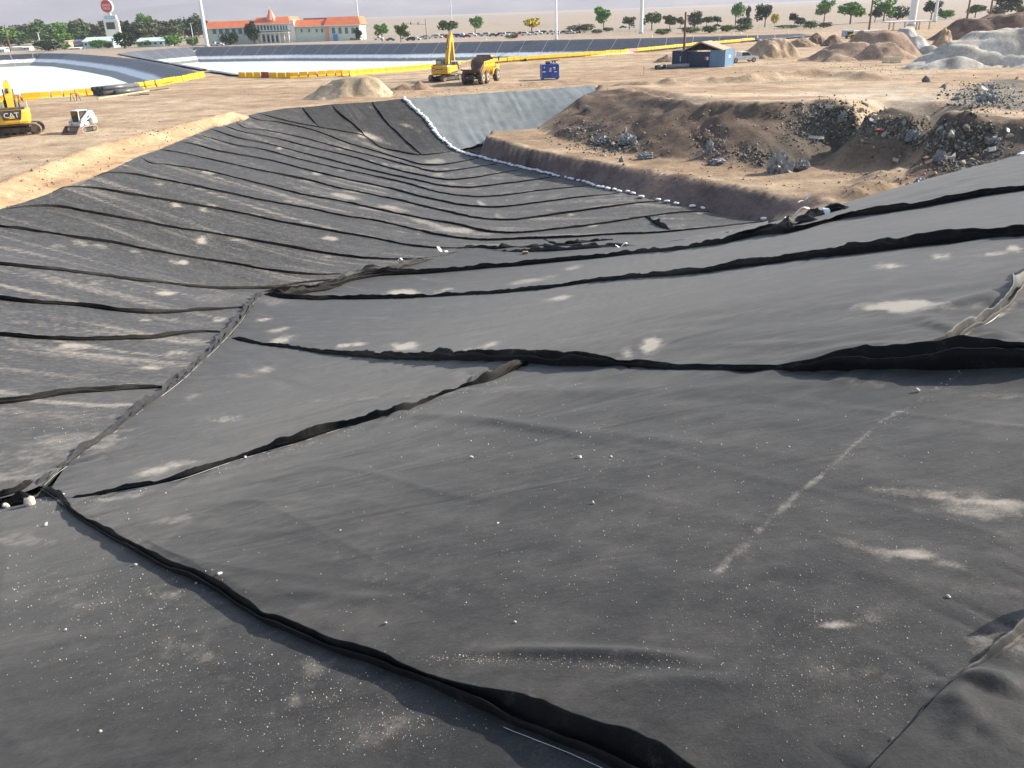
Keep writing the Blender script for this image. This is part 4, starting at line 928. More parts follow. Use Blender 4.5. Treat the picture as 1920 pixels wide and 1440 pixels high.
def skid_steer(loc, rz):
    """+Y is forward (bucket end)"""
    t = thing('track_loader', 'small white tracked loader with its bucket lowered on the dirt pad', 'loader', loc, rz)
    M_TAN = simple('dusty_track_rubber', (.40, .34, .25), .85)
    for x in (-.72, .72): add_track(t, x, 1.9, .62, .40, 0, M_TAN)
    MB().box((-.5, -1.15, .35), (.5, .7, 1.0), None, .08).box((-.8, -1.25, .72), (.8, -.55, 1.35), None, .1).build('body', M_WHT, t)
    cab = MB()
    for x in (-.44, .44):
        cab.bar((x, .62, .95), (x, .55, 1.98), .07, .07).bar((x, -.55, 1.0), (x, -.45, 1.98), .07, .07)
    cab.box((-.5, -.55, 1.96), (.5, .66, 2.06), None, .04).box((-.46, .6, .6), (.46, .68, .98)); co = cab.build('cab_frame', M_WHT, t)
    MB().box((-.40, -.5, .7), (.40, .5, 1.94)).build('cab_interior', M_DARK, co)
    MB().box((-.22, -.1, 1.0), (.22, .505, 1.5)).build('seat', simple('seat_vinyl', (.09, .09, .10), .6), co)
    MB().box((-.42, .625, 1.0), (.42, .632, 1.93)).build('front_window', M_GLASS, co)
    for s_ in (-1, 1):
        arm = [(-1.05, 1.55), (-.85, 1.95), (-.45, 1.98), (.55, 1.25), (1.02, .55), (1.12, .25), (.92, .22), (.75, .55), (.3, .98), (-.5, 1.35), (-.75, 1.2), (-1.1, .95)]
        ao = MB().prism(arm, s_*.66-.09, s_*.66+.09, 'x').build('lift_arm', M_WHT, t)
        MB().prism([(-.35, 1.38), (.05, 1.22), (-.3, 1.62)], s_*.76-.005, s_*.76+.005, 'x').build('arm_opening', M_DARK, ao)
        MB().cyl((s_*.68, .25, .7), (s_*.68, .8, 1.02), .06, n=8).build('hydraulic_cylinder', M_DARK, ao)
    bk = [(.95, .02), (1.75, .02), (1.78, .06), (1.1, .12), (1.02, .55), (1.15, .68), (1.08, .72), (.92, .55)]
    bo = MB().prism(bk, -.92, .92, 'x').build('bucket', M_RUST, t)
    for s_ in (-1, 1): MB().prism([(.95, .02), (1.75, .02), (1.5, .35), (1.12, .7), (.95, .6)], s_*.935-.02, s_*.935+.02, 'x').build('bucket_side', M_RUST, bo)

    return t
g = gnd(np.array([157.0]), np.array([248.0]))[0]
skid_steer(g, R(180-22))

def blue_tank(loc, rz):
    t = thing('pump_trailer', 'blue boxed pump unit with white marks standing alone on the dirt', 'pump unit', loc, rz)
    blue = simple('blue_paint', (.02, .075, .33), .42, 0, .15, 1, DIRT, .12)
    b = MB().box((-1.3, -.95, .25), (1.3, .95, 2.15), None, .05).box((-1.35, -.99, .2), (1.35, -.95, .45)); bo = b.build('tank_box', blue, t)
    for x in (-.85, 0, .85):
        MB().box((x-.02, -.962, .5), (x+.02, -.95, 2.1)).build('panel_joint', M_DARK, bo)
    MB().box((-1.25, -.7, .0), (-1.0, .7, .25)).box((1.0, -.7, .0), (1.25, .7, .25)).build('skid', blue, t)
    MB().box((1.31, -.85, .5), (1.42, .85, 2.0), None, .03).build('end_panel', M_WHT, t)
    MB().box((-.55, -.6, 2.16), (.1, .4, 2.5), None, .08).cyl((-.6, -.2, 2.35), (.0, -.2, 2.35), .26, n=12).build('engine', M_DARK, t)
    MB().cyl((.5, .0, 2.15), (.5, 0, 2.55), .1, n=8).bar((.1, -.3, 2.6), (1.5, -.1, 2.68), .12, .1).cyl((.9, -.4, 2.2), (.9, .5, 2.55), .14, n=8).build('hose_boom', M_DARK, t)
    MB().box((.3, -.6, 2.16), (1.2, .6, 2.32), None, .04).build('top_locker', simple('grey_locker', (.45, .47, .5), .5), t)
    e = [(.18*math.cos(k*math.pi/7), 1.55+.18*math.sin(k*math.pi/7)) for k in range(14)]
    MB().prism(e, -.972, -.96, 'y').build('round_decal', simple('pink_decal', (.72, .35, .4), .5), t)
    for x, z, w_, h_ in ((-1.0, 1.15, .5, .12), (.75, 1.1, .4, .12), (-.05, 1.18, .36, .09), (-.05, 1.32, .3, .05), (-.95, 1.75, .12, .2), (.55, 1.7, .34, .14), (.62, 1.5, .2, .12)):
        MB().box((x-w_/2, -.972, z-h_/2), (x+w_/2, -.96, z+h_/2)).build('white_marking', M_LOGOW, t)
    return t
g = gnd(np.array([1031.0]), np.array([149.5]))[0]
blue_tank(g+np.array([0, .9, 0]), R(8))

# ------------------------------------------------------------------ blue containers with a gabled cover
def corrugated(mb, p0, p1, z0, z1, dep=.035, step=.14):
    p0 = np.array(p0, float); p1 = np.array(p1, float); L = np.linalg.norm(p1-p0); d = (p1-p0)/L; n = np.array([d[1], -d[0]])
    k = int(L/step); v = []
    for i in range(k+1):
        q = p0+d*L*i/k+n*(dep if i % 4 in (1, 2) else 0); v += [(q[0], q[1], z0), (q[0], q[1], z1)]
    mb.add(v, [[2*i, 2*i+2, 2*i+3, 2*i+1] for i in range(k)])
def container(loc, rz):
    t = thing('container_shed', 'pair of blue steel containers bridged by a tan gabled roof', 'shed', loc, rz)
    navy = simple('navy_steel_shaded', (.016, .034, .075), .5, 0, .3, .8, (.02, .03, .05), .5)  # navy paint, darkened so the shade on the front is in the colour
    lblu = simple('light_blue_steel', (.12, .235, .36), .5, 0, .12, .7, (.25, .28, .3), .35)
    tanr = simple('tan_tarpaulin', (.36, .30, .21), .7, 0, .12, .7)
    H = 2.62; Wt = 8.9; Ln = 6.1                     # local x along the front, y to the back
    for x0, m, nm in ((0, navy, 'container_shell'), (Wt-2.44, lblu, 'container_shell')):
        mb = MB().box((x0+.04, .04, .12), (x0+2.40, Ln-.04, H-.03))
        corrugated(mb, (x0, 0), (x0+2.44, 0), .15, H-.12); corrugated(mb, (x0+2.44, 0), (x0+2.44, Ln), .15, H-.12); corrugated(mb, (x0, Ln), (x0, 0), .15, H-.12)
        c = mb.build(nm, m, t); fr = MB()
        for cx in (x0, x0+2.44):
            for cy in (0, Ln): fr.box((cx-.07, cy-.07, 0), (cx+.07, cy+.07, H))
        for cy in (-.05, Ln-.05): fr.box((x0+.07, cy, 0), (x0+2.37, cy+.1, .15)).box((x0+.07, cy, H-.14), (x0+2.37, cy+.1, H))
        for cx in (x0-.05, x0+2.39): fr.box((cx, .07, 0), (cx+.1, Ln-.07, .15)).box((cx, .07, H-.14), (cx+.1, Ln-.07, H))
        fr.build('corner_frame', m, c)
    mb = MB(); corrugated(mb, (2.52, .12), (Wt-2.52, .12), 0.02, H-.2, .05, .3); mb.box((2.52, .2, 0), (Wt-2.52, .3, H-.2)); mb.build('front_wall', navy, t)
    # gable roof: ridge from front to back over the gap
    x0, x1, xm = 1.9, Wt-1.25, 4.75; zr = 3.95
    r_ = MB()
    r_.add([(x0-.3, -.35, H-.05), (xm, -.35, zr), (xm, Ln+.2, zr), (x0-.3, Ln+.2, H-.05)], [[0, 1, 2, 3]]).add([(xm, -.35, zr), (x1+.9, -.35, H+.02), (x1+.9, Ln+.2, H+.02), (xm, Ln+.2, zr)], [[0, 1, 2, 3]])
    r_.add([(x0-.3, -.35, H-.13), (xm, -.35, zr-.1), (xm, Ln+.2, zr-.1), (x0-.3, Ln+.2, H-.13)], [[3, 2, 1, 0]]).add([(xm, -.35, zr-.1), (x1+.9, -.35, H-.06), (x1+.9, Ln+.2, H-.06), (xm, Ln+.2, zr-.1)], [[3, 2, 1, 0]])
    r_.bar((x0-.3, -.36, H-.07), (xm, -.36, zr-.03), .06, .2).bar((xm, -.36, zr-.03), (x1+.9, -.36, H-.0), .06, .2)
    r_.build('gable_roof', tanr, t)
    MB().prism([(x0, H-.02), (x1+.6, H), (xm, zr-.14)], 1.2, 1.26, 'y').build('gable_back', simple('dark_gable', (.035, .03, .028), .8), t)
    for x in (3.4, 4.75, 6.1): MB().bar((x, -.1, H-.1), (x, -.1, H+.5 if x != 4.75 else zr-.2), .1, .1).build('roof_post', M_DARK, t)
    MB().box((5.5, .02, 1.2), (5.75, .06, 1.6)).build('warning_sign', M_LOGOR, t)
    MB().box((5.82, .02, 1.1), (6.15, .06, 1.6)).build('white_notice', M_LOGOW, t)
    MB().box((Wt+.04, 2.5, 1.3), (Wt+.06, 3.5, 1.75)).build('white_notice', M_LOGOW, t)
    for z in (.95, 1.25, 1.55): MB().box((1.3, -.06, z), (1.45, -.04, z+.16)).build('container_marking', M_LOGOW, t)
    return t
def dir_az(az): return np.array([math.sin(R(az)), math.cos(R(az)), 0])
corner = gnd(np.array([1358.0]), np.array([125.5]))[0]             # near corner between the two visible faces
AZW = 118                                                          # front runs toward this azimuth (left to right)
origin = corner-dir_az(AZW)*8.9
container((origin[0], origin[1], corner[2]-.02), R(90-AZW))

def pickup(loc, rz):
    t = thing('pickup_truck', 'white pickup truck parked behind the blue containers', 'pickup truck', loc, rz)
    prof = [(-2.7, .55), (-2.65, 1.05), (-.9, 1.08), (-.75, 1.75), (.6, 1.78), (1.25, 1.15), (2.45, 1.02), (2.6, .6), (2.5, .45), (-2.6, .45)]
    MB().prism(prof, -.95, .95, 'x').build('body', M_WHT, t)
    MB().prism([(-.65, 1.12), (-.6, 1.68), (.55, 1.70), (1.08, 1.15)], -.965, .965, 'x').build('side_glass', M_GLASS, t)
    for x in (-.85, .85):
        for y in (-1.75, 1.65): wheel(t, x, y, .4, .26, hub=M_CHR)
    MB().box((-.9, 2.5, .5), (.9, 2.68, .72), None, .04).build('bumper', M_CHR, t)
    for x in (-.72, .72): MB().box((x-.16, 2.44, .78), (x+.16, 2.56, .96)).build('headlight', simple('clear_lamp', (.7, .7, .66), .2), t)
    return t
g = gnd(np.array([1408.0]), np.array([117.0]))[0]
pickup((g[0]-1.2, g[1]+1.0, g[2]), R(-80))
ORD = ['first', 'second', 'third', 'fourth', 'fifth', 'sixth', 'seventh', 'eighth', 'ninth', 'tenth', 'eleventh', 'twelfth', 'thirteenth', 'fourteenth', 'fifteenth', 'sixteenth', 'seventeenth', 'eighteenth', 'nineteenth', 'twentieth']
# ------------------------------------------------------------------ barriers, pipes, sandbags and other things on the pad
def barrier_mesh(L=1.8, H=1.0):
    mb = MB(); prof = [(-.30, 0), (.30, 0), (.30, .14), (.16, .34), (.12, H-.04), (.08, H), (-.08, H), (-.12, H-.04), (-.16, .34), (-.30, .14)]
    mb.prism(prof, -L/2+.03, L/2-.03, 'x')
    for x in (-L/2, L/2): mb.box((x-.05, -.06, .25), (x+.05, .06, .45)).box((x-.05, -.06, .62), (x+.05, .06, .8))
    mb.cyl((-L*.25, -.0, H), (-L*.25, 0, H+.05), .07, n=8).box((-.5, -.17, .02), (-.2, .17, .12))
    me = mb.build('barrier_tmp'); d = me.data; bpy.data.objects.remove(me); return d
bar_yel = barrier_mesh(); bar_yel.materials.append(simple('yellow_plastic', (.86, .50, .01), .4, 0, .08, .6, (.5, .36, .14), .25))
bar_or = barrier_mesh(); bar_or.materials.append(simple('orange_yellow_plastic', (.80, .36, .008), .4, 0, .1, .6))
bar_red = barrier_mesh(); bar_red.materials.append(simple('maroon_plastic', (.24, .045, .04), .45, 0, .1, .8))
bar_rw = barrier_mesh(); bar_rw.materials.append(simple('faded_red_plastic', (.75, .30, .24), .45, 0, .35, 2.0))
def place_barriers(px, n, label, group, me=None, z=None, special=None, gap=None, k0=0):
    w = at(*np.array(px, float).T, .02); p = resample(w, n=n); t = np.gradient(p, axis=0); pitch = np.linalg.norm(np.diff(p, axis=0), axis=1).mean()
    for k in range(n):
        if gap and k in gap: continue
        m, lab = me or bar_yel, (label % ORD[k+k0] if '%s' in label else label)
        if special and k in special: m, lab = special[k]
        o = link('water_barrier', m); o.location = (*p[k][:2], gz(p[k][0], p[k][1])-.02)
        o.rotation_euler = (0, 0, math.atan2(t[k][1], t[k][0])+random.uniform(-.04, .04)); s_ = pitch/1.8*(.90 if n < 20 else .985); o.scale = (s_, 1, random.uniform(.97, 1.03))
        tag(o, lab, 'barrier', group)
place_barriers([(-60,197),(15,191),(60,187.5)], 4, '%s amber plastic barrier from the left edge at the curved pond', 'barriers along the curved pond', bar_or)
place_barriers([(84,185.5),(130,181.5),(172,177.5)], 5, '%s amber plastic barrier from the left edge at the curved pond', 'barriers along the curved pond', bar_or, k0=4)
place_barriers([(238,169),(250,167.5),(300,160.5),(340,152.5),(378,145)], 11, '%s yellow plastic barrier counting right from the pipe stack at the curved pond', 'barriers rising past the pipe stack')
place_barriers([(455,145.3),(500,145.8),(545,146)], 7, '%s yellow barrier from the left end of the short row at the long pond', 'barriers at the near corner of the long pond', special={3: (bar_red, 'maroon plastic barrier in the row of yellow ones')})
place_barriers([(552,146),(600,143.5),(637,141.3)], 6, '%s yellow barrier from the left end of the short row at the long pond', 'barriers at the near corner of the long pond', k0=7)
o = link('water_barrier', bar_or); w = at(648.0, 142.5, 0.0); o.location = w; o.rotation_euler = (0, 0, .9); tag(o, 'amber plastic barrier turned askew in the gap of the long row', 'barrier')
place_barriers([(662,142),(720,137),(805,130),(940,117.5),(1080,107.5),(1170,100.8),(1200,98),(1305,87),(1380,80.6),(1412,77)], 88, 'yellow plastic barrier in the long row beside the pond', 'barriers beside the long pond',
               special={47: (bar_rw, 'faded red and white barrier at the end of the grey pipe'), 48: (bar_rw, 'faded red and white barrier at the end of the grey pipe'), 82: (bar_rw, 'faded red and white barrier behind the tan roof')})
cream = simple('cream_concrete', (.62, .52, .36), .8, 0, .15, 1.5)
for k, (px, py, lab) in enumerate([(1664,118,'cream concrete barrier, left of the pair by the brown mound'), (1679,118.5,'cream concrete barrier, right of the pair by the brown mound')]):
    me = barrier_mesh(1.5, .85); me.materials.append(cream); o = link('concrete_barrier', me); w = gnd(np.array([float(px)]), np.array([float(py)]))[0]
    o.location = w; o.rotation_euler = (0, 0, -.15); o.scale = (1.05, 1.3, 1.1); tag(o, lab, 'barrier')

# pipes
M_PIPE = simple('black_pipe', (.10, .105, .11), .35, 0, .2, 1.5, (.3, .27, .24), .45)
M_PIPEG = simple('grey_pipe', (.20, .205, .21), .45, 0, .15, 1.5, (.45, .38, .3), .4)
def pipe(p, q, r, label, mat=M_PIPE, group=None, name='pipe'):
    p = Vector(p); q = Vector(q); o = MB().tube((0, 0, 0), q-p, r, r*.86, 18).build(name, mat); o.location = p; tag(o, label, 'pipe', group); return o
a = gnd(np.array([180.0]), np.array([179.5]))[0]; d = np.array([math.sin(R(24)), math.cos(R(24)), 0]); side = np.array([-d[1], d[0], 0]); side = side if side[0] < 0 else -side; r_ = .34
k = 0
for row, cnt in ((0, 4), (1, 3)):
    for i in range(cnt):
        off = side*((i+.5*row)*2*r_*1.02-1.6)+np.array([0, 0, r_+row*r_*1.74])
        st = a+off+d*random.uniform(-.3, .3); en = st+d*(6.8+(.9 if row == 0 and i == 0 else random.uniform(-.4, .8)))
        pipe(st, en, r_, ('%s black plastic pipe from the near side in the lower row of the stack' if row == 0 else '%s black plastic pipe from the near side in the upper row of the stack') % ORD[i], M_PIPE, 'pipe stack on the pad'); k += 1
st = a-side*2.6+np.array([0, 0, r_]); pipe(st+d*1.2, st+d*6.6, r_, 'black plastic pipe lying on the near side of the stack')
for (p0, p1), wd, lab, mt in [(((184,186.5),(232,179)), .2, 'long pale timber plank lying before the pipe stack', (.62, .50, .30)), (((228,179.5),(279,171.5)), .25, 'pale timber plank leading from the pipe stack toward the barriers', (.60, .47, .28)), (((72,186.8),(133,183.2)), .16, 'pale green plank lying along the amber barriers', (.62, .68, .58))]:
    w0, w1 = gnd(*np.array([p0, p1], float).T); o = MB().bar((0, 0, .12), Vector(w1-w0)+Vector((0, 0, .12)), wd, .16).build('plank', simple('plank_wood', mt, .7, 0, .12, 2)); o.location = w0; tag(o, lab, 'plank')
for (p0, p1), lab in [(((240,180.5),(262,179.5)), 'thin dark rod on the ground below the planks'), (((262,178),(280,177.8)), 'short dark rod lying by the right end of the planks'), (((282,171),(316,166)), 'thin dark pole lying along the yellow barriers')]:
    w0, w1 = gnd(*np.array([p0, p1], float).T); o = MB().cyl((0, 0, .08), Vector(w1-w0)+Vector((0, 0, .08)), .07, n=8).build('rod', M_DARK); o.location = w0; tag(o, lab, 'rod')
def trestle(px, py, lab, rz):
    w = gnd(np.array([float(px)]), np.array([float(py)]))[0]; t = thing('trestle', lab, 'trestle', w, rz)
    for y in (-.55, .55):
        for x in (-.35, .35): MB().bar((x, y, 0), (x*.25, y, .95), .08, .08).build('leg', M_DARK, t)
    MB().bar((0, -.8, .98), (0, .8, .98), .1, .12).build('beam', M_WHT, t)
trestle(142, 189, 'small black legged trestle standing before the amber barriers', R(70)); trestle(36, 192, 'dark trestle partly hidden behind the left excavator', R(50))
w0, w1 = gnd(np.array([985., 1073.]), np.array([115.2, 107.8])); pipe(w0+np.array([0, -.5, .33]), w1+np.array([0, -.5, .33]), .30, 'long grey pipe lying along the yellow barriers', M_PIPEG)
for p0, p1, r2, lab in [((1230,131), (1246,128.7), .36, 'short black pipe end lying left of the blue containers'), ((1250,129.5), (1292,127), .36, 'thick grey pipe lying before the blue containers')]:
    w0, w1 = gnd(*np.array([p0, p1], float).T); pipe(w0+np.array([0, 0, r2]), w1+np.array([0, 0, r2]), r2, lab, M_PIPEG if 'grey' in lab else M_PIPE)
w = gnd(np.array([1207.]), np.array([138.]))[0]; o = MB().bar((0, 0, 0), (0, 0, .9), .08, .05).box((-.1, -.03, .75), (.1, .03, .92)).build('survey_stake', simple('orange_paint', (.85, .20, .05), .6)); o.location = w; tag(o, 'orange survey stake in the dirt left of the pipes', 'stake')

# sandbags along the edge of the sheet
def sandbag_mesh(seed):
    rng = np.random.default_rng(seed); n, m = 12, 9; secs = []
    for i in range(n+1):
        u = -1+2*i/n; e = max(0, 1-abs(u)**5)**.5; tie = 1.0 if abs(u) < .92 else .35
        ring = []
        for j in range(m*2):
            a = 2*math.pi*j/(m*2); y = .20*e*math.copysign(abs(math.cos(a))**.8, math.cos(a)); z = .105*e*math.copysign(abs(math.sin(a))**.75, math.sin(a))
            k = 1+.12*float(vnoise(u*2+seed*3.1, a*1.2, seed)); ring.append((u*.31, y*k*tie, .10+(z*k if z > 0 else z*.9)*tie))
        secs.append(ring)
    mb = MB().ring(secs, True, True, True); o = mb.build('t'); d = o.data; bpy.data.objects.remove(o); return d
M_BAG = simple('white_sandbag_cloth', (.80, .80, .80), .75, 0, .08, 3, (.55, .48, .4), .3)
bags = [sandbag_mesh(s_) for s_ in range(5)]
for b in bags: b.materials.append(M_BAG)
def put_bags(px, n, lab, grp, jit=.12):
    W = pit(*smooth(px, 200).T); p = resample(W, n=n) if n > 1 else W[100:101]; t = np.gradient(p, axis=0) if n > 1 else (W[150]-W[50])[None]
    for k in range(n):
        o = link('sandbag', random.choice(bags)); x, y = p[k][0]+random.uniform(-jit, jit), p[k][1]+random.uniform(-jit, jit)
        o.location = (x, y, float(GS(x, y))+LIFT+.02)
        o.rotation_euler = (random.uniform(-.1, .1), random.uniform(-.1, .1), math.atan2(t[k][1], t[k][0])+random.uniform(-.5, .5)); s_ = random.uniform(.85, 1.05)*(.85 if 'spaced' in lab else 1); o.scale = (s_, s_, s_*1.1)
        tag(o, lab % ORD[k] if '%s' in lab else lab, 'sandbag', grp)
put_bags([(757,186),(775,204),(802,229),(822,257),(835,268)], 44, 'white sandbag in the tight row climbing the far slope', 'sandbags up the far slope')
put_bags([(838,271),(852,282),(900,297),(950,310),(1000,322),(1035,330)], 46, 'white sandbag in the close row at the tip of the dirt berm', 'sandbags at the berm tip')
put_bags([(1042,331),(1100,346),(1130,354),(1185,366)], 17, '%s white sandbag of the spaced row along the middle of the dirt berm, from left', 'sandbags along the middle of the berm', .2)
for k, x in enumerate([1203, 1233, 1250, 1269, 1297, 1318, 1335, 1356, 1375, 1405, 1432]):
    y = np.interp(x, [p[0] for p in SANDBAG_PX], [p[1] for p in SANDBAG_PX])-.5; put_bags([(x-3, y), (x, y+.7), (x+3, y+1.4)], 1 if k % 2 else 1, '%s white sandbag of the widely spaced row at the valley end of the berm' % ORD[k], 'sandbags at the valley end of the berm', .05)
for px, py, lab in [(1918, 291, 'white sandbag on the liner brow at the right edge'), (1912, 294, 'lower white sandbag at the right edge of the liner brow')]:
    W = pit(np.array([float(px)]), np.array([float(py)]))[0]; o = link('sandbag', bags[1]); o.location = (W[0]-.1, W[1]-.3, W[2]+LIFT); o.scale = (.6,)*3; tag(o, lab, 'sandbag')

# ------------------------------------------------------------------ heaps of earth
def heap(px, wpx, hpx, label, col, name='dirt_pile', seed=0, depth=.7, rough=.3, flat=0.0, cones=None, lumps=0, rz=0.0, mat=None):
    """px = base centre in the photograph, size in photograph pixels; a lumpy mound standing on the ground"""
    w = gnd(np.array([float(px[0])]), np.array([float(px[1])]))[0]; t = (w-CAM)@np.array([0, cp, -sp]); m = t/F
    rx, h = wpx*m/2, hpx*m; ry = rx*depth; n = 64
    u = np.linspace(-1.15, 1.15, n); X, Y = np.meshgrid(u, u, indexing='ij'); Z = np.zeros_like(X)
    for cx_, cy_, s_, hh in (cones or [(0, 0, 1, 1)]):
        r = np.hypot((X-cx_), (Y-cy_))/s_; r = r*(1+.35*fbm(X*1.6+seed, Y*1.6, seed, 3))
        c_ = hh*np.clip(1.0-r, 0, 1-flat)/(1-flat); k_ = .12; hm = np.clip(.5+.5*(c_-Z)/k_, 0, 1); Z = np.where(np.maximum(c_, Z) > .02, Z*(1-hm)+c_*hm+k_*hm*(1-hm), np.maximum(c_, Z))
    wx = w[0]+X*rx*math.cos(rz)-Y*ry*math.sin(rz); wy = w[1]+ry*.75+X*rx*math.sin(rz)+Y*ry*math.cos(rz)
    edge = sstep(0, .12, Z)
    Z = Z*h*(1+rough*.5*fbm(X*3+seed, Y*3, seed+1, 4)) + edge*rough*h*.28*fbm(X*6, Y*6, seed+2, 4)
    base = Zg(wx, wy); V = np.stack([wx, wy, base-.12+Z+.04*edge], -1).reshape(-1, 3)-w
    o = meshgrid(name, V, n, n, mat or M_SOIL); o.location = w; tag(o, label, 'dirt pile')
    nb = fbm(wx.ravel()*.6, wy.ravel()*.6, seed+5, 4)[:, None]
    cattr(o, 'soil', np.array(col)*(1+.35*nb))
    return o
heap((645,181), 172, 34, 'pale sand pile left of the excavator', (.62,.49,.33), 'sand_pile', 3, .6, .14, .38, [(-.28,0,.72,.80),(.05,.1,.85,1.0),(.35,.05,.72,.86)])
heap((770,170), 95, 17, 'low brown dirt pile beside the excavator tracks', (.36,.25,.17), seed=5, depth=.6, cones=[(-.3,0,.7,.8),(.3,0,.6,1)])
heap((1452,110), 126, 36, 'tan and brown earth pile behind the white pickup', (.40,.30,.205), seed=8, depth=.75, rough=.4, flat=.3, cones=[(-.1,0,.75,.9),(.25,.1,.7,1),(-.6,0,.4,.4)])
heap((1535,86), 56, 25, 'dark conical earth pile beyond the tan one', (.22,.16,.12), seed=9, depth=.8, cones=[(0,0,.9,1)])
heap((1568,86), 50, 22, 'small dark earth pile next to the conical one', (.21,.15,.115), seed=10, depth=.8)
heap((1508,88), 66, 19, 'tan earth pile in front of the dark cones', (.40,.29,.20), seed=11, depth=.7)
heap((1640,113), 250, 47, 'broad brown mound left of the grey ramp', (.33,.24,.175), seed=12, depth=.7, rough=.4, flat=.4, cones=[(.35,.25,.75,1.0),(-.1,.1,.75,.62),(-.45,.0,.5,.4),(.2,-.35,.5,.55)])
heap((1738,107), 105, 50, 'steep grey ramp of fill between the brown mound and the silt slope', (.46,.44,.40), 'grey_ramp', 13, 1.3, .12, .3, [(-.15,.5,.8,1),(.0,.1,.75,.72),(.2,-.35,.65,.4)])
heap((1778,98), 70, 50, 'crumbled tan pile behind the grey ramp', (.48,.36,.24), seed=14, depth=.6, rough=.6, cones=[(0,.4,.7,1),(-.1,0,.6,.6)])
heap((1880,72), 240, 40, 'long dark brown bank on the skyline at right', (.20,.14,.11), seed=15, depth=.35, rough=.3, flat=.4, cones=[(-.3,0,.75,.9),(.2,0,.8,1),(.6,0,.6,1)])
def silt():
    o = heap((1895,128), 330, 66, 'grey silt slope scored by machine tracks at the right edge', (.50,.465,.40), 'silt_bank', 16, .6, .22, .25, [(.1,.35,.9,1),(-.3,.2,.7,.75),(.5,.2,.7,1)])
    me = o.data; co = np.empty(len(me.vertices)*3, np.float32); me.vertices.foreach_get('co', co); co = co.reshape(-1, 3)
    for k in range(16):
        a = RNG.uniform(-.5, .5); c = RNG.uniform(-14, 10); d = np.abs(co[:, 1]*math.cos(a)-co[:, 0]*math.sin(a)*.9-c*.5); co[:, 2] -= (.4*np.exp(-(d/.4)**2)*(co[:, 2] > .3)).astype(np.float32)
    me.vertices.foreach_set('co', co.ravel()); me.update()
silt()
heap((352,140), 40, 1.5, 'thin tan spill of dirt at the end of the curved pond', (.45,.34,.23), seed=17)
heap((1252,117), 50, 14, 'small brown pile left of the blue containers', (.33,.245,.18), seed=19, depth=.6)

def red_beam():
    w = gnd(np.array([22.0]), np.array([199.0]))[0]; t = thing('red_attachment', 'red steel attachment leaning behind the left excavator', 'attachment', w, .3); red = simple('red_machine_paint', (.62, .05, .09), .45)
    MB().bar((-.55, 0, 0), (.15, .2, 1.7), .5, .55).build('beam', red, t); MB().cyl((-.1, -.3, 1.3), (-.1, .5, 1.3), .18, n=10).build('pin', M_DARK, t); MB().box((-.9, -.4, 0), (.3, .5, .3), None, .04).build('foot', red, t)
red_beam()
# ------------------------------------------------------------------ beyond the ponds: trees, cars, buildings, masts
def leafmat(name, c0, c1):
    m, t, b = new_mat(name)
    oi = N(t, 'ShaderNodeNewGeometry'); n = noise(t, 2.0, 3)
    c = ramp(t, oi.outputs['Random Per Island'], [(0, c0), (1, c1)]).outputs[0]
    t.links.new(c, b.inputs['Base Color']); b.inputs['Roughness'].default_value = .65; b.inputs['Specular IOR Level'].default_value = .25
    b.inputs['Subsurface Weight'].default_value = 0
    return m
LEAF = {'green': leafmat('fresh_green_leaves', (.07, .17, .03), (.18, .34, .07)), 'dark': leafmat('dark_green_leaves', (.022, .04, .022), (.06, .085, .04)), 'mid': leafmat('mid_green_leaves', (.05, .10, .03), (.12, .19, .055)),
        'olive': leafmat('olive_leaves', (.07, .085, .045), (.14, .15, .08)), 'yellow': leafmat('yellow_blossom', (.38, .30, .02), (.62, .50, .04))}
M_BARK = simple('bark', (.16, .12, .09), .9, 0, .25, 3)
def leaf_cloud(blobs, n, size, seed):
    """many small leaf faces spread through the crown's lobes, thinned so that gaps stay open"""
    rng = np.random.default_rng(seed); B = np.array(blobs); wts = (B[:, 3]*B[:, 4]*B[:, 5])**.8; wts = wts/wts.sum()
    b = B[rng.choice(len(B), size=n, p=wts)]; d = rng.normal(size=(n, 3)); d /= np.linalg.norm(d, axis=1)[:, None]
    p = b[:, :3]+d*b[:, 3:]*(rng.uniform(.4, 1, (n, 1))**.5)*(1+.16*rng.normal(size=(n, 1)))
    keep = fbm(p[:, 0]*7+seed, p[:, 2]*7+p[:, 1]*4, seed, 2) > -.2; p = p[keep]; n = len(p)
    u = rng.normal(size=(n, 3)); u /= np.linalg.norm(u, axis=1)[:, None]; v = np.cross(u, rng.normal(size=(n, 3))); v /= np.linalg.norm(v, axis=1)[:, None]
    s_ = size*rng.uniform(.6, 1.35, (n, 1)); V = np.stack([p-u*s_, p+v*s_*.6, p+u*s_, p-v*s_*.6], 1).reshape(-1, 3)
    o = npmesh('crown', V, np.arange(4*n).reshape(-1, 4), None, None, False); me = o.data; bpy.data.objects.remove(o); return me
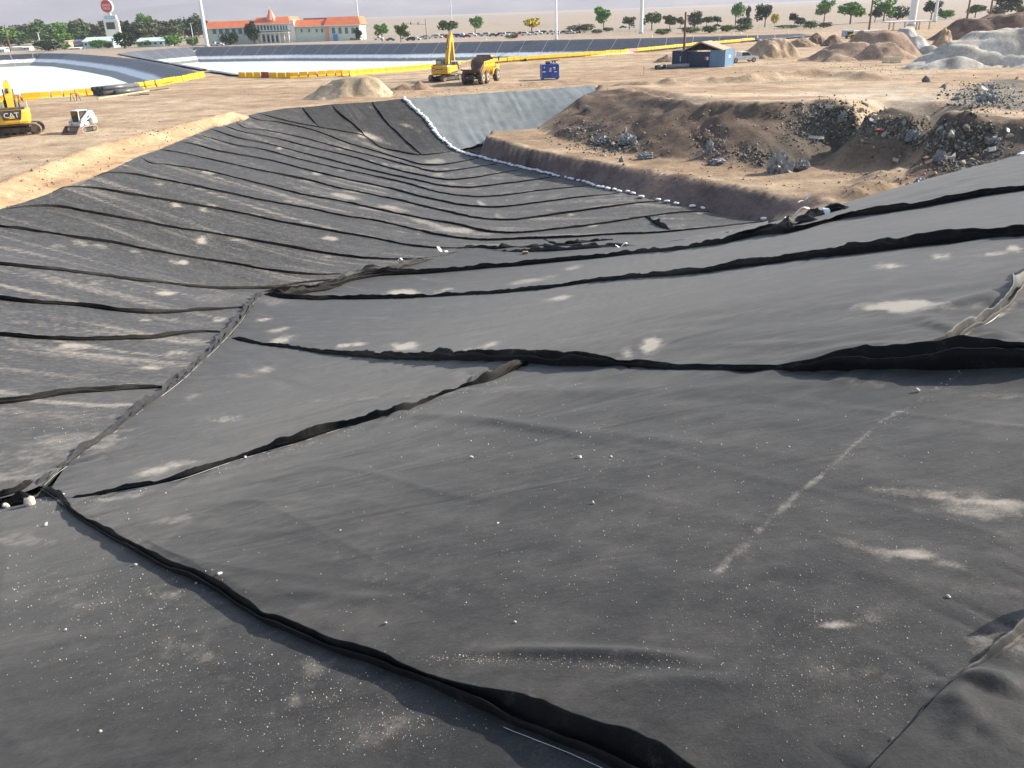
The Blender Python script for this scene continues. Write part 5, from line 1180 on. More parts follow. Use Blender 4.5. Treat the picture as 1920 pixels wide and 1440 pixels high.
def tree_meshes(kind, seed):
    """unit tree: height 1, crown about 1 wide; returns trunk and crown meshes"""
    rng = np.random.default_rng(seed); mb = MB()
    if kind == 'round': zc, th, blobs = .64, .34, [(0, 0, .64, .26, .26, .2)]
    elif kind == 'tall': zc, th, blobs = .55, .15, [(0, 0, .35, .26, .26, .22), (0, 0, .6, .22, .22, .22), (.02, 0, .82, .13, .13, .16)]
    else: zc, th, blobs = .45, .05, [(0, 0, .42, .42, .42, .36)]
    for k in range(9 if kind != 'tall' else 5):
        a = rng.uniform(0, 6.28); rr = rng.uniform(.18, .36); z = zc+rng.uniform(-.2, .24); s_ = rng.uniform(.12, .22); blobs.append((rr*math.cos(a), rr*math.sin(a), z, s_, s_, s_*.8))
    mb.cyl((0, 0, -.02), (.01, 0, th), .032, .024, 7)
    for k in range(6):
        a = rng.uniform(0, 6.28); L = rng.uniform(.25, .42); mid = Vector((math.cos(a)*L*.4, math.sin(a)*L*.4, th+L*.55)); mb.cyl((.01, 0, th*.92), mid, .018, .011, 5).cyl(mid, (math.cos(a)*L*.85, math.sin(a)*L*.85, th+L), .011, .004, 5)
    o = mb.build('trunk', M_BARK); tr = o.data; bpy.data.objects.remove(o)
    return tr, blobs
TREES = {}
for kind in ('round', 'tall', 'bush'):
    for s_ in range(6): TREES[kind, s_] = tree_meshes(kind, 100+s_*7+len(kind))
CROWN = {}
def crown(kind, s_, leaf):
    k = (kind, s_, leaf)
    if k not in CROWN:
        me = leaf_cloud(TREES[kind, s_][1], 1700 if kind != 'bush' else 1400, .052, 5+s_); me.materials.append(LEAF[leaf]); CROWN[k] = me
    return CROWN[k]
def ground_at(px, py):
    w = gnd(np.array([float(px)]), np.array([float(py)]))[0]; return w, ((w-CAM)@np.array([0, cp, -sp]))/F
tcount = 0
def tree(px, py, hpx, wpx, leaf, kind, label, group=None, dist=None):
    global tcount
    w, m = ground_at(px, py) if dist is None else at_depth(px, dist)
    tcount += 1; s_ = tcount % 6; t = thing('shrub' if kind == 'bush' else 'tree', label, 'bush' if kind == 'bush' else 'tree', w, random.uniform(0, 6.28), group)
    h = hpx*m; wd = wpx*m/.80; t.scale = (wd*random.uniform(.85, 1.15), wd*random.uniform(.85, 1.15), h)
    link('trunk', TREES[kind, s_][0], None, t); link('crown', crown(kind, s_, leaf), None, t)
    return t
def at_depth(px, d):
    """ground point seen in column px at depth d"""
    lo, hi = -200., 400.
    for _ in range(40):
        mid = (lo+hi)/2; p = CAM+ray(px, mid)*d
        if p[2] > gz(p[0], p[1]): lo = mid
        else: hi = mid
    p = CAM+ray(px, mid)*d; p[2] = gz(p[0], p[1]); return p, d/F
G = 'trees beside the road beyond the ponds'
T = [(1132,57,40,28,'green','round','bright green round tree right of the second tall mast'), (997,59,26,40,'yellow','round','yellow flowering tree behind the parked cars'), (891,62,28,26,'green','round','small green tree left of the yellow one'), (842,66,26,32,'mid','round','dense green tree just above the excavator boom'),
 (1222,57,34,38,'mid','round','wide green tree right of the third tall mast'), (1180,56,24,26,'olive','round','sparse pale tree left of the third tall mast'), (1256,55,24,22,'olive','round','thin olive tree left of the brown utility pole'), (1275,53,22,18,'olive','round','slim olive tree hidden by the brown utility pole'),
 (1302,51,34,27,'dark','bush','dark bushy tree right of the brown utility pole'), (1325,49,17,20,'olive','round','small olive tree above the container roof'), (1345,48,18,20,'dark','round','small dark tree above the container ridge'), (1379,47,40,33,'green','round','tall bright green tree beside a dark slim one'),
 (1402,40,28,11,'dark','tall','slim dark cypress beside the tall bright tree'), (1394,48,18,25,'dark','bush','low dark tree under the slim cypress'), (1434,51,38,33,'dark','round','dark round tree beside a yellow bush'), (1452,46,22,14,'yellow','bush','yellow bush beside the dark round tree'),
 (1489,48,24,17,'dark','round','small dark tree left of a low shrub, above the earth piles'), (1501,47,16,16,'dark','bush','dark shrub next to the small dark tree'), (1545,40,36,30,'green','round','full green tree left of the tall open-crowned one'), (1594,45,42,42,'green','round','tall open-crowned green tree left of the wooden pole'),
 (1656,41,38,34,'green','round','bright green tree right of the wooden pole'), (1640,42,26,24,'dark','round','dark tree at the foot of the wooden pole'), (1683,37,30,35,'dark','bush','dense dark tree left of the thick steel mast'), (1745,39,36,34,'dark','round','dark tree between the two steel masts'),
 (1772,36,20,24,'green','bush','light green bush right of the thin steel mast'), (1828,33,25,28,'mid','round','rounded green tree between the two right hand poles'), (1880,34,42,46,'dark','round','large dark tree by the rightmost pole'), (1916,30,22,24,'olive','bush','pale bush at the right edge of the treeline'), (1868,30,22,30,'dark','bush','dark low tree behind the large one at right'),
 (717,78,32,24,'green','round','young green tree right of the casino'), (752,79,30,26,'mid','round','second green tree right of the casino'), (432,84,28,30,'dark','bush','dark bushy tree before the left casino wing'), (477,83,42,26,'dark','tall','tall dark tree before the casino wing'), (527,79,20,26,'yellow','round','yellow-green tree at the casino entrance'),
 (577,78,22,16,'olive','round','small olive tree right of the casino entrance'), (596,77,22,14,'olive','tall','thin olive tree before the right casino wing'), (672,76,24,16,'dark','tall','dark slim tree at the right end of the casino'), (92,96,26,42,'dark','bush','dark low bush before the mobile homes'), (122,93,13,22,'green','bush','light green shrub left of the mint house'),
 (185,91,18,26,'green','bush','bright shrub before the mint house'), (204,91,14,14,'dark','bush','small dark shrub right of the bright one'), (235,91,36,34,'dark','bush','large dark tree under the casino sign'), (277,88,15,36,'green','bush','bright low bush right of the casino sign'), (327,86,24,34,'green','bush','wide bright bush between sign and mast'), (362,86,18,24,'green','bush','bright bush left of the big mast'),
 (1087,62,18,48,'olive','bush','broad olive shrub between the second and third mast'), (1120,63,10,24,'olive','bush','low olive shrub under the bright green tree'), (1243,65,13,28,'mid','bush','green shrub by the pond edge left of the pole'), (1330,62,16,30,'mid','bush','green shrub above the container ridge'), (1295,62,14,30,'mid','bush','green shrub right of the brown pole'),
 (1362,60,15,28,'mid','bush','green shrub in the row above the barriers'), (1392,59,15,30,'mid','bush','rightmost green shrub in the row above the barriers'), (1520,54,18,26,'mid','bush','green shrub left of the dark cones'), (1545,52,12,26,'olive','bush','olive shrub beyond the dark cones'), (1140,59,9,20,'olive','bush','small shrub below the bright green tree'), (960,72,8,26,'olive','bush','low shrub on the verge below the yellow tree'), (1310,46,10,16,'olive','bush','low olive bush beside the bushy dark tree'), (1480,53,7,40,'olive','bush','low scrub above the earth piles')]
for px, py, h_, w_, lf, kd, lab in T: tree(px, py, h_, w_, lf, kd, lab, G)
for k in range(46):                                              # wood behind the mobile homes and the sign
    px = -60+k*9.8+random.uniform(-5, 5); d = random.uniform(560, 780)
    lf = random.choice(['dark', 'mid', 'mid', 'olive', 'green']); kd = random.choice(['round', 'bush', 'tall', 'bush'])
    where = 'behind the mobile homes' if px < 70 else 'behind the dark shed' if px < 160 else 'behind the mint building and sign' if px < 240 else 'behind the right mint building' if px < 320 else 'left of the thick mast'
    tree(px, 0, random.uniform(26, 44), random.uniform(34, 54), lf, kd, {'dark': 'dark', 'mid': 'mid green', 'olive': 'olive', 'green': 'bright green'}[lf]+' '+{'round': 'round', 'tall': 'slim', 'bush': 'bushy'}[kd]+' tree in the crowded grove '+where, 'grove behind the sign', d)

# parked cars
def car_mesh(kind):
    mb = MB(); L = 4.5
    if kind == 'sedan': prof = [(-2.2, .35), (-2.22, .85), (-1.5, .95), (-.95, 1.42), (.45, 1.44), (1.15, .98), (2.1, .84), (2.25, .6), (2.2, .35)]; gl = [(-1.35, .97), (-.9, 1.37), (.42, 1.39), (1.0, .98)]
    elif kind == 'suv': prof = [(-2.2, .4), (-2.25, 1.05), (-2.1, 1.7), (.3, 1.74), (1.0, 1.12), (2.1, .98), (2.25, .6), (2.2, .4)]; gl = [(-2.05, 1.12), (-1.95, 1.62), (.28, 1.66), (.85, 1.12)]
    else: prof = [(-2.6, .45), (-2.6, 1.05), (-.6, 1.05), (-.5, 1.75), (.7, 1.77), (1.25, 1.15), (2.4, 1.02), (2.5, .45)]; gl = [(-.42, 1.12), (-.35, 1.68), (.65, 1.7), (1.08, 1.14)]
    mb.mat(0).prism(prof, -.88, .88, 'x').mat(1).prism(gl, -.892, .892, 'x')
    mb.mat(1).prism([(gl[1][0]-.35, gl[1][1]-.3), (gl[1][0]-.30, gl[1][1]-.3), (gl[1][0]-.02, gl[1][1]), (gl[1][0]-.05, gl[1][1]+.02)], -.7, .7, 'x')
    for x in (-.8, .8):
        for y in (-1.4, 1.4): mb.mat(2).cyl((x-.12, y, .33), (x+.12, y, .33), .34, n=10)
    return mb
CARC = {'white': (.78, .78, .77), 'silver': (.5, .52, .54), 'dark': (.03, .035, .04), 'blue': (.06, .14, .30), 'red': (.30, .03, .03), 'grey': (.2, .21, .22), 'teal': (.05, .16, .16)}
CARS = {}
def car(px, py, colr, kind, az, label, dist=None):
    if (colr, kind) not in CARS:
        o = car_mesh(kind).build('car', [simple('car_paint_'+colr, CARC[colr], .3, 0, .03, 1), M_GLASS, M_RUB]); CARS[colr, kind] = o.data; bpy.data.objects.remove(o)
    w, m = ground_at(px, py) if dist is None else at_depth(px, dist)
    o = link('parked_car', CARS[colr, kind]); o.location = w; o.rotation_euler = (0, 0, R(-az)); tag(o, label, 'car', 'cars parked beyond the ponds')
cols = ['white', 'white', 'silver', 'dark', 'blue', 'red', 'grey', 'white', 'teal', 'silver']
for k, (px, c, kd) in enumerate([(813,'white','sedan'),(822,'white','suv'),(832,'grey','suv'),(841,'red','suv'),(851,'white','suv'),(861,'blue','suv'),(868,'white','suv'),(875,'red','sedan'),(886,'white','suv'),(896,'grey','sedan'),(909,'silver','suv'),(924,'teal','sedan'),(936,'dark','suv'),(946,'white','pickup'),(955,'silver','suv'),(964,'dark','sedan'),(974,'red','pickup'),(986,'white','suv'),(1000,'silver','suv'),(1009,'white','suv'),(1021,'dark','suv'),(1032,'silver','pickup'),(1041,'white','suv'),(1056,'dark','sedan'),(1070,'silver','suv'),(1076,'white','suv')]):
    car(px, 71.0-(px-813)*.030+random.uniform(-1.2, 1.2), c, kd, random.choice([75, 80, 100, 105, -80]), c+' vehicle parked in the row beneath the yellow tree')
for k, (px, py, c, kd) in enumerate([(732,76.5,'blue','sedan'),(770,76.5,'dark','suv'),(780,75.5,'white','sedan'),(710,75,'white','pickup'),(792,74,'silver','sedan'),(760,73,'white','suv'),(800,73,'white','suv'),(1168,53,'dark','sedan'),(1184,52.5,'white','suv'),(1344,50.5,'dark','sedan'),(403,85.5,'white','pickup'),(412,86,'silver','sedan'),(450,80,'dark','sedan'),(462,80.5,'white','suv')]):
    car(px, py, c, kd, random.choice([80, 95, -85]), c+' '+{'sedan': 'car', 'suv': 'boxy car', 'pickup': 'pickup'}[kd]+' standing alone near column '+'' if False else c+' '+{'sedan': 'saloon', 'suv': 'boxy car', 'pickup': 'pickup'}[kd]+' '+('on the road right of the casino' if 700 < px < 810 else 'before the left casino wing' if px < 500 else 'on the road among the trees at right'))
for k in range(14):
    px = 555+k*9.3+random.uniform(-2, 2); c = cols[(k*3) % 10]; car(px, 78.5-(k*.28), c, random.choice(['sedan', 'suv', 'pickup']), random.choice([80, 100, 20, 160]), c+' vehicle parked before the right wing of the casino')

# tall masts and poles
M_STEEL = simple('galvanised_steel', (.72, .74, .75), .5, .1, .05, .5); M_WOOD = simple('weathered_pole_wood', (.16, .10, .07), .85, 0, .2, 2)
def mast(px, py, wpx, hm, label, dist=None, mat=M_STEEL, name='mast', taper=.6, arms=0):
    w, m = ground_at(px, py) if dist is None else at_depth(px, dist); t = thing(name, label, 'pole', w); r = wpx*m/2
    MB().cyl((0, 0, -.2), (0, 0, hm), r, r*taper, 14).build('shaft', mat, t); MB().cyl((0, 0, -.1), (0, 0, .5), r*1.35, r*1.3, 12).build('base', simple('concrete_base', (.4, .38, .35), .85), t)
    if arms:
        for z in np.linspace(hm-2.5, hm-.6, arms): MB().bar((-1.3, 0, z), (1.3, 0, z), .1, .12).build('cross_arm', mat, t)
    else: MB().bar((-1.2, 0, hm), (1.2, 0, hm), .2, .2).build('lamp_arm', mat, t)
    return t
mast(389, 88, 7.5, 38, 'thick white steel mast left of the casino'); mast(674, 62, 3.2, 38, 'slim white mast at the right end of the casino'); mast(848, 50, 2.2, 30, 'thin white mast above the excavator', 640)
mast(1043, 76, 5, 34, 'white steel mast behind the long grey pipe'); mast(1202, 63, 7, 38, 'white steel mast behind the yellow barriers at right'); mast(1709, 48, 13, 38, 'very thick pale steel mast at right', taper=.85); mast(1752, 41, 6, 30, 'thin pale steel mast right of the thick one')
mast(78, 92, 2.2, 9, 'short white lamp post among the trees at left'); mast(364, 84, 1.6, 11, 'thin white lamp post left of the thick mast', 480)
mast(21, 98, 2.6, 13, 'leaning dark wooden pole at far left', mat=M_WOOD, name='utility_pole', arms=1)
mast(1281, 126, 5.5, 8.6, 'brown wooden pole standing before the blue containers', mat=M_WOOD, name='utility_pole', arms=1)
mast(1628, 66, 4, 16, 'wooden utility pole left of the dark trees at right', mat=M_WOOD, name='utility_pole', arms=2); mast(1811, 37, 4, 16, 'wooden utility pole left of the pair at far right', 330, mat=M_WOOD, name='utility_pole', arms=2); mast(1853, 37, 4, 16, 'wooden utility pole right of the pair at far right', 330, mat=M_WOOD, name='utility_pole', arms=2)
def signal():
    w, m = ground_at(800, 74); t = thing('traffic_signal', 'traffic signal with a long arm right of the casino', 'traffic signal', w)
    MB().cyl((0, 0, 0), (0, 0, 9), .16, .1, 8).build('pole', M_DARK, t); MB().bar((0, 0, 6.6), (-11, 0, 7.3), .14, .14).build('arm', M_DARK, t)
    for x in (-3.5, -7, -10.5):
        h_ = MB().box((x-.2, -.2, 6.5+x*-.02), (x+.2, .2, 7.7+x*-.02)).build('signal_head', simple('signal_housing', (.03, .03, .02), .5), t)
        for z in (6.75, 7.1, 7.45): MB().cyl((x, -.21, z+x*-.02), (x, -.25, z+x*-.02), .12, n=8).build('lens', simple('signal_lens', (.1, .05, .03), .3), h_)
signal()

# casino with orange roofs
def casino():
    w, m = ground_at(530, 80); t = thing('casino_building', 'white and mint casino with orange roofs and a central turret', 'building', w)
    wall = simple('mint_stucco', (.60, .66, .56), .8, 0, .08, .05); white = simple('white_stucco', (.74, .72, .68), .8, 0, .06, .05); orange = simple('orange_roof_tile', (.62, .17, .07), .7, 0, .12, .3)
    pan = simple('blue_window_glass', (.10, .17, .20), .15); green = simple('green_trim', (.10, .28, .22), .6); salmon = simple('salmon_stucco', (.70, .30, .20), .7)
    s_ = lambda px: (px-530)*m
    def z_(py, px): return max(0, (80-(py+(px-530)*.035))*m)
    def block(x0, x1, top, mat, roof, depth=22, front=0.0):
        a, b = s_(x0), s_(x1); zt = z_(top, (x0+x1)/2)
        MB().box((a, front, 0), (b, depth, zt)).build('wall', mat, t)
        if roof:
            zr = z_(roof, (x0+x1)/2); r_ = MB(); d0 = front-1.2
            r_.add([(a-1, d0, zt-.3), (b+1, d0, zt-.3), (b-.5, d0+4.5, zr), (a+.5, d0+4.5, zr), (b-.5, depth, zr), (a+.5, depth, zr), (a-1, depth, zt-.3), (b+1, depth, zt-.3)], [[0, 1, 2, 3], [3, 2, 4, 5], [0, 3, 5, 6], [1, 7, 4, 2]])
            ro = r_.build('roof', orange, t)
            MB().box((a-1, d0-.1, zt-.75), (b+1, d0+.3, zt-.3)).build('eaves', white, ro)
    block(390, 487, 53, wall, 43, 20, 1.0); block(484, 547, 46, white, 36, 24, -1.5); block(547, 556, 41, white, None, 22, -.8); block(556, 617, 50, wall, 40, 22, .3); block(615, 676, 48, wall, 35, 22, -.6)
    def win(x, y, wp, hp, front, arch=False, mat=pan):
        a, b = s_(x-wp/2), s_(x+wp/2); z0, z1 = z_(y+hp/2, x), z_(y-hp/2, x)
        pts = [(a, z0), (b, z0), (b, z1)]+([((a+b)/2+(b-a)/2*math.cos(q), z1+(b-a)/2*math.sin(q)) for q in np.linspace(0, math.pi, 6)[1:-1]] if arch else [])+[(a, z1)]
        f_ = MB().prism([(p[0]*1+(p[0]-(a+b)/2)*.18, p[1]+(.12 if p[1] > z0 else -.1)) for p in pts], front-.12, front-.02, 'y').build('window', white, t); MB().prism(pts, front-.16, front-.125, 'y').build('pane', mat, f_)
    for x in (490, 496, 502, 508, 514, 520, 526, 532, 537, 542): win(x, 55, 3.6, 6, -1.5, True)
    for x in (405, 417, 429, 441, 453, 465, 477): win(x, 61, 7, 9, 1.0)
    for x in (568, 582, 596, 606): win(x, 59, 3.5, 6, .3)
    for x in (628, 640, 652, 664): win(x, 60, 6, 8, -.6, True)
    for x in (498, 506, 514, 522): win(x, 73, 4, 11, -1.5)
    MB().box((s_(484)-.5, -2.0, z_(60.5, 515)-.3), (s_(547)+.5, -1.52, z_(60.5, 515)+.2)).build('green_cornice', green, t)
    MB().box((s_(388), .6, 0), (s_(392), 2.0, z_(52, 390))).build('pilaster', salmon, t); MB().box((s_(614), -1.0, 0), (s_(619), 1.5, z_(48, 616))).build('pilaster', salmon, t)
    MB().box((s_(398), .2, z_(55.5, 440)-.3), (s_(484), .98, z_(55.5, 440))).build('green_cornice', green, t); MB().box((s_(558), -.4, z_(52, 590)-.3), (s_(612), .28, z_(52, 590))).build('green_cornice', green, t)
    cx_ = s_(513); zb = z_(46, 513); tw = MB(); secs = []
    for k, (zz, r_) in enumerate(((zb-1, 3.0), (zb+1.2, 2.7), (zb+1.3, 3.1), (zb+4.2, 1.5), (zb+5.6, .9), (zb+5.7, 1.1), (zb+6.5, .25))):
        secs.append([(cx_+r_*math.cos(q), 1.5+r_*math.sin(q), zz) for q in np.linspace(0, 2*math.pi, 9)[:-1]])
    tw.ring(secs, True, True, False).build('turret', salmon, t); MB().cyl((cx_, 1.5, zb+6.4), (cx_, 1.5, zb+8), .1, n=6).build('finial', white, t)
    MB().prism([(s_(518)-1, zb-1.2), (s_(518)+1.6, zb-1.2), (s_(518)+.3, zb+2.8)], -1.8, -1.55, 'y').build('gable_ornament', simple('cream_trim', (.72, .55, .38), .7), t)
    for x in np.linspace(486, 546, 8): MB().cyl((s_(x), -3.6, 0), (s_(x), -3.6, z_(64, x)), .35, n=8).build('column', white, t)
    MB().box((s_(484), -4.2, z_(64, 515)), (s_(547), -1.6, z_(62, 515))).build('porch_roof', white, t)
    MB().box((s_(567), 9, z_(40.5, 590)), (s_(616), 14, z_(37.5, 590))).build('roof_plant', simple('roof_plant', (.2, .17, .15), .8), t)
    MB().box((s_(630)-1, -1.2, 0), (s_(630)+1.2, -.7, 3.2)).build('blue_panel', simple('blue_sign', (.08, .28, .60), .5), t)
casino()
def casino_sign():
    w, m = ground_at(217, 88); t = thing('casino_sign', 'tall pylon sign with red disc lettered jokers wild casino', 'sign', w); z_ = lambda py: (88-py)*m; x_ = lambda px: (px-218)*m
    cream = simple('cream_sign_face', (.75, .70, .60), .6); red = simple('red_sign_face', (.62, .07, .05), .5); blu = simple('pale_blue_sign_face', (.28, .50, .62), .5)
    MB().box((x_(211), -.4, 0), (x_(214), .4, z_(45))).box((x_(224), -.4, 0), (x_(227), .4, z_(45))).build('post', cream, t)
    MB().box((x_(206), -.9, z_(71)), (x_(233), .9, z_(42)), None, .15).build('cabinet', cream, t); MB().box((x_(210), -.98, z_(57.5)), (x_(226), -.91, z_(45.5))).build('screen', simple('dark_screen', (.05, .055, .06), .3), t)
    MB().box((x_(208), -.8, z_(41)), (x_(231), .8, z_(33.5)), None, .2).build('name_board', M_LOGOW, t); MB().box((x_(209), -.86, z_(40)), (x_(230), -.81, z_(34.5))).build('name_face', blu, t)
    text('CASINO', 5.2*m, (x_(219.5), -.88, z_(37.2)), (R(90), 0, 0), M_LOGOW, t, sx=1.05, depth=.02)
    MB().box((x_(215.5), -.5, z_(42.2)), (x_(221.5), .5, z_(28))).build('neck', cream, t)
    cz = z_(18.5)
    for r_, mt, y0, y1, nm in ((11.3, M_LOGOW, -.7, .7, 'disc_rim'), (9.9, red, -.78, -.71, 'disc_face')):
        MB().prism([(x_(217)+r_*m*math.cos(q), cz+r_*m*1.08*math.sin(q)) for q in np.linspace(0, 2*math.pi, 25)[:-1]], y0, y1, 'y').build(nm, mt, t)
    text('JOKERS', 5.6*m, (x_(217), -.81, cz+1.6*m), (R(90), 0, 0), M_LOGOW, t, sx=.85, depth=.02); text('WILD', 5.6*m, (x_(217), -.81, cz-3.6*m), (R(90), 0, 0), M_LOGOW, t, sx=.9, depth=.02)
    top = cz+11.5*m                                              # three-pointed cap on top of the disc
    for dx, hx in ((-3.6, -1.5), (0, 0), (3.4, 1.5)):
        MB().prism([(x_(214+dx*.4-1.8), top-.2), (x_(214+dx*.4+1.8), top-.2), (x_(214+dx+hx*.6), top+(4.6 if dx == 0 else 3.2)*m)], -.3, .3, 'y').build('cap_point', red, t)
        MB().cyl((x_(214+dx+hx*.6), -.3, top+(5.2 if dx == 0 else 3.7)*m), (x_(214+dx+hx*.6), .3, top+(5.2 if dx == 0 else 3.7)*m), .9*m, n=8).build('cap_bell', red, t)
casino_sign()
def house(px, py, wpx, hpx, rpx, label, wallc, roofc, depth=10, name='house', rz=0.0, windows=3):
    w, m = ground_at(px, py); t = thing(name, label, 'building', w, rz); a = wpx*m/2; h = hpx*m; r_ = rpx*m
    MB().box((-a, 0, 0), (a, depth, h)).build('wall', simple('house_wall', wallc, .8, 0, .08, .2), t)
    rm = simple('house_roof', roofc, .7, 0, .15, .3)
    MB().prism([(-.6, h-.05), (depth/2, h+r_), (depth+.6, h-.05), (depth+.6, h-.25), (depth/2, h+r_-.2), (-.6, h-.25)], -a-.5, a+.5, 'x').build('roof', rm, t)
    for k in range(windows):
        x = -a+(k+.5)*2*a/windows; f_ = MB().box((x-.75, -.08, h*.35), (x+.75, -.01, h*.8)).build('window', M_LOGOW, t); MB().box((x-.6, -.11, h*.4), (x+.6, -.085, h*.76)).build('pane', M_GLASS, f_)
    return t
MINT, WHITE = (.50, .66, .60), (.72, .72, .70)
house(186, 90, 56, 12, 7, 'long mint green building below the left of the sign', MINT, (.55, .66, .62), 14, windows=6); house(145, 91, 26, 6, 9, 'dark gabled shed with open front left of the mint building', (.25, .25, .25), (.16, .17, .18), 12, windows=1)
house(283, 88, 50, 10, 6, 'mint green building right of the sign', MINT, (.52, .64, .60), 14, windows=5); house(128, 92, 7, 14, 1, 'narrow salmon pillar building left of the dark shed', (.75, .36, .26), (.7, .5, .4), 5, windows=1); house(140, 93, 22, 3, 1, 'low white wall building before the dark shed', WHITE, WHITE, 5, windows=2)
house(0, 98, 18, 5, 4, 'small mint caravan at the left edge', MINT, (.6, .7, .68), 5, windows=1)
for k, (px, lab) in enumerate([(30, 'white mobile home left of its twin beyond the curved pond'), (50, 'white mobile home right of its twin beyond the curved pond')]): house(px, 94.5, 12, 5.5, 1.5, lab, WHITE, (.66, .70, .72), 5, windows=2)
w0, w1 = gnd(np.array([16., 68.]), np.array([95.5, 93.5])); o = MB().bar((0, 0, .8), Vector(w1-w0)+Vector((0, 0, .8)), .3, 1.9).build('garden_wall', simple('pale_block_wall', (.62, .58, .48), .85)); o.location = w0; tag(o, 'pale block wall before the mobile homes', 'wall')
# canopy and site trailers at right
def canopy():
    w, m = ground_at(1700, 56); t = thing('flat_canopy', 'flat white canopy roof on posts beside the thick mast', 'canopy', w)
    MB().box((-40*m, -2, 13.5*m), (42*m, 6, 15.5*m), None, .1).build('roof', M_WHT, t)
    for px in (-37, -29, -8, 14, 19, 38): MB().box((px*m-.2, -1.6, 0), (px*m+.2, -1.2, 13.4*m)).build('post', simple('cream_post', (.6, .5, .36), .8), t)
canopy()
def trailer(px, py, wpx, hpx, label, col, col2):
    w, m = ground_at(px, py); t = thing('site_trailer', label, 'trailer', w); a = wpx*m/2; h = hpx*m
    MB().box((-a, 0, .4), (a, 3, h), None, .08).build('body', simple('trailer_skin', col, .5), t)
    for x in (-a*.6, a*.6): MB().cyl((x, -.1, .4), (x, .3, .4), .4, n=10).build('wheel', M_RUB, t)
    for x in (-a*.3, a*.35): MB().box((x-.5, -.05, h*.5), (x+.5, -.01, h*.8)).build('window', M_GLASS, t)
    MB().box((-a*.9, -.06, .6), (-a*.55, -.01, h*.85)).build('door', simple('trailer_door', col2, .5), t)
trailer(1592, 72, 16, 14, 'grey blue site trailer left of the wooden pole', (.35, .42, .48), (.3, .36, .4)); trailer(1625, 71, 52, 13, 'long white site trailer behind the brown mound', (.74, .76, .76), (.6, .62, .62)); trailer(1600, 72.5, 9, 8, 'small yellow plant behind the brown mound', (.72, .5, .05), (.1, .1, .1))
M_CONE = simple('white_marker', (.8, .75, .68), .6)
for px, py in [(1375,65.5),(1389,65),(1420,72),(1477,63),(1222,70),(912,76)]:
    w, m = ground_at(px, py); o = MB().cyl((0, 0, 0), (0, 0, 1.1), .28, .08, 8).box((-.35, -.35, 0), (.35, .35, .08)).build('marker_cone', M_CONE); o.location = w; tag(o, 'pale marker cone on the far bank of the long pond', 'cone', 'marker cones')
# wire fence along the far verge
def fence():
    w = gnd(*np.array([(1090,66),(1200,63),(1300,61),(1420,58),(1540,56)], float).T); p = resample(w, n=44); t = thing('wire_fence', 'thin wire fence on posts along the verge at right', 'fence', p[0])
    for q in p: MB().cyl(q-p[0], q-p[0]+np.array([0, 0, 2.0]), .06, n=5).build('post', M_CHR, t)
    for z in (1.0, 1.95):
        mb = MB()
        for a, b in zip(p[:-1], p[1:]): mb.cyl(a-p[0]+np.array([0, 0, z]), b-p[0]+np.array([0, 0, z]), .02, n=4, caps=False)
        mb.build('wire', M_CHR, t)
fence()
# ------------------------------------------------------------------ rubble, plastic, stones and grit
def rock_mesh(seed, n=10, flat=1.0, sharp=.35):
    import bmesh
    rng = np.random.default_rng(seed); bm = bmesh.new(); bmesh.ops.create_icosphere(bm, subdivisions=2 if n > 12 else 1, radius=1)
    for v in bm.verts:
        d = v.co.normalized(); k = 1+sharp*(float(vnoise(d.x*1.7+seed*3.3, d.y*1.7+d.z*2.1, seed))*2)+rng.uniform(-.1, .1)
        v.co = Vector((d.x*k, d.y*k*.8, d.z*k*flat))
    me = bpy.data.meshes.new('rock'); bm.to_mesh(me); bm.free(); return me
def rubmat(name, c0, c1):
    m, t, b = new_mat(name); oi = N(t, 'ShaderNodeObjectInfo'); g = N(t, 'ShaderNodeNewGeometry'); n = noise(t, 3, 5)
    r_ = math_(t, 'FRACT', math_(t, 'ADD', oi.outputs['Random'], g.outputs['Random Per Island']))
    c = mixc(t, .5, ramp(t, r_, [(0, c0), (1, c1)]).outputs[0], ramp(t, n.outputs[0], [(.3, (.5, .5, .5)), (.7, (1.4, 1.4, 1.4))]).outputs[0], 'MULTIPLY')
    t.links.new(c, b.inputs['Base Color']); b.inputs['Roughness'].default_value = .9; bump(t, b, n.outputs[0], .4, .05); return m
RM = {'grey': rubmat('broken_concrete', (.16, .155, .145), (.36, .345, .32)), 'brown': rubmat('clod_of_earth', (.20, .14, .10), (.38, .27, .18)), 'dark': rubmat('dark_refuse', (.06, .052, .042), (.17, .145, .11)), 'pale': rubmat('pale_fragment', (.36, .30, .20), (.60, .53, .40)), 'ochre': rubmat('ochre_fragment', (.30, .20, .10), (.48, .34, .18))}
ROCKS = {}
for c in RM:
    for s_ in range(4): me = rock_mesh(s_*5+len(c), 10, .7, .5); me.materials.append(RM[c]); ROCKS[c, s_] = me
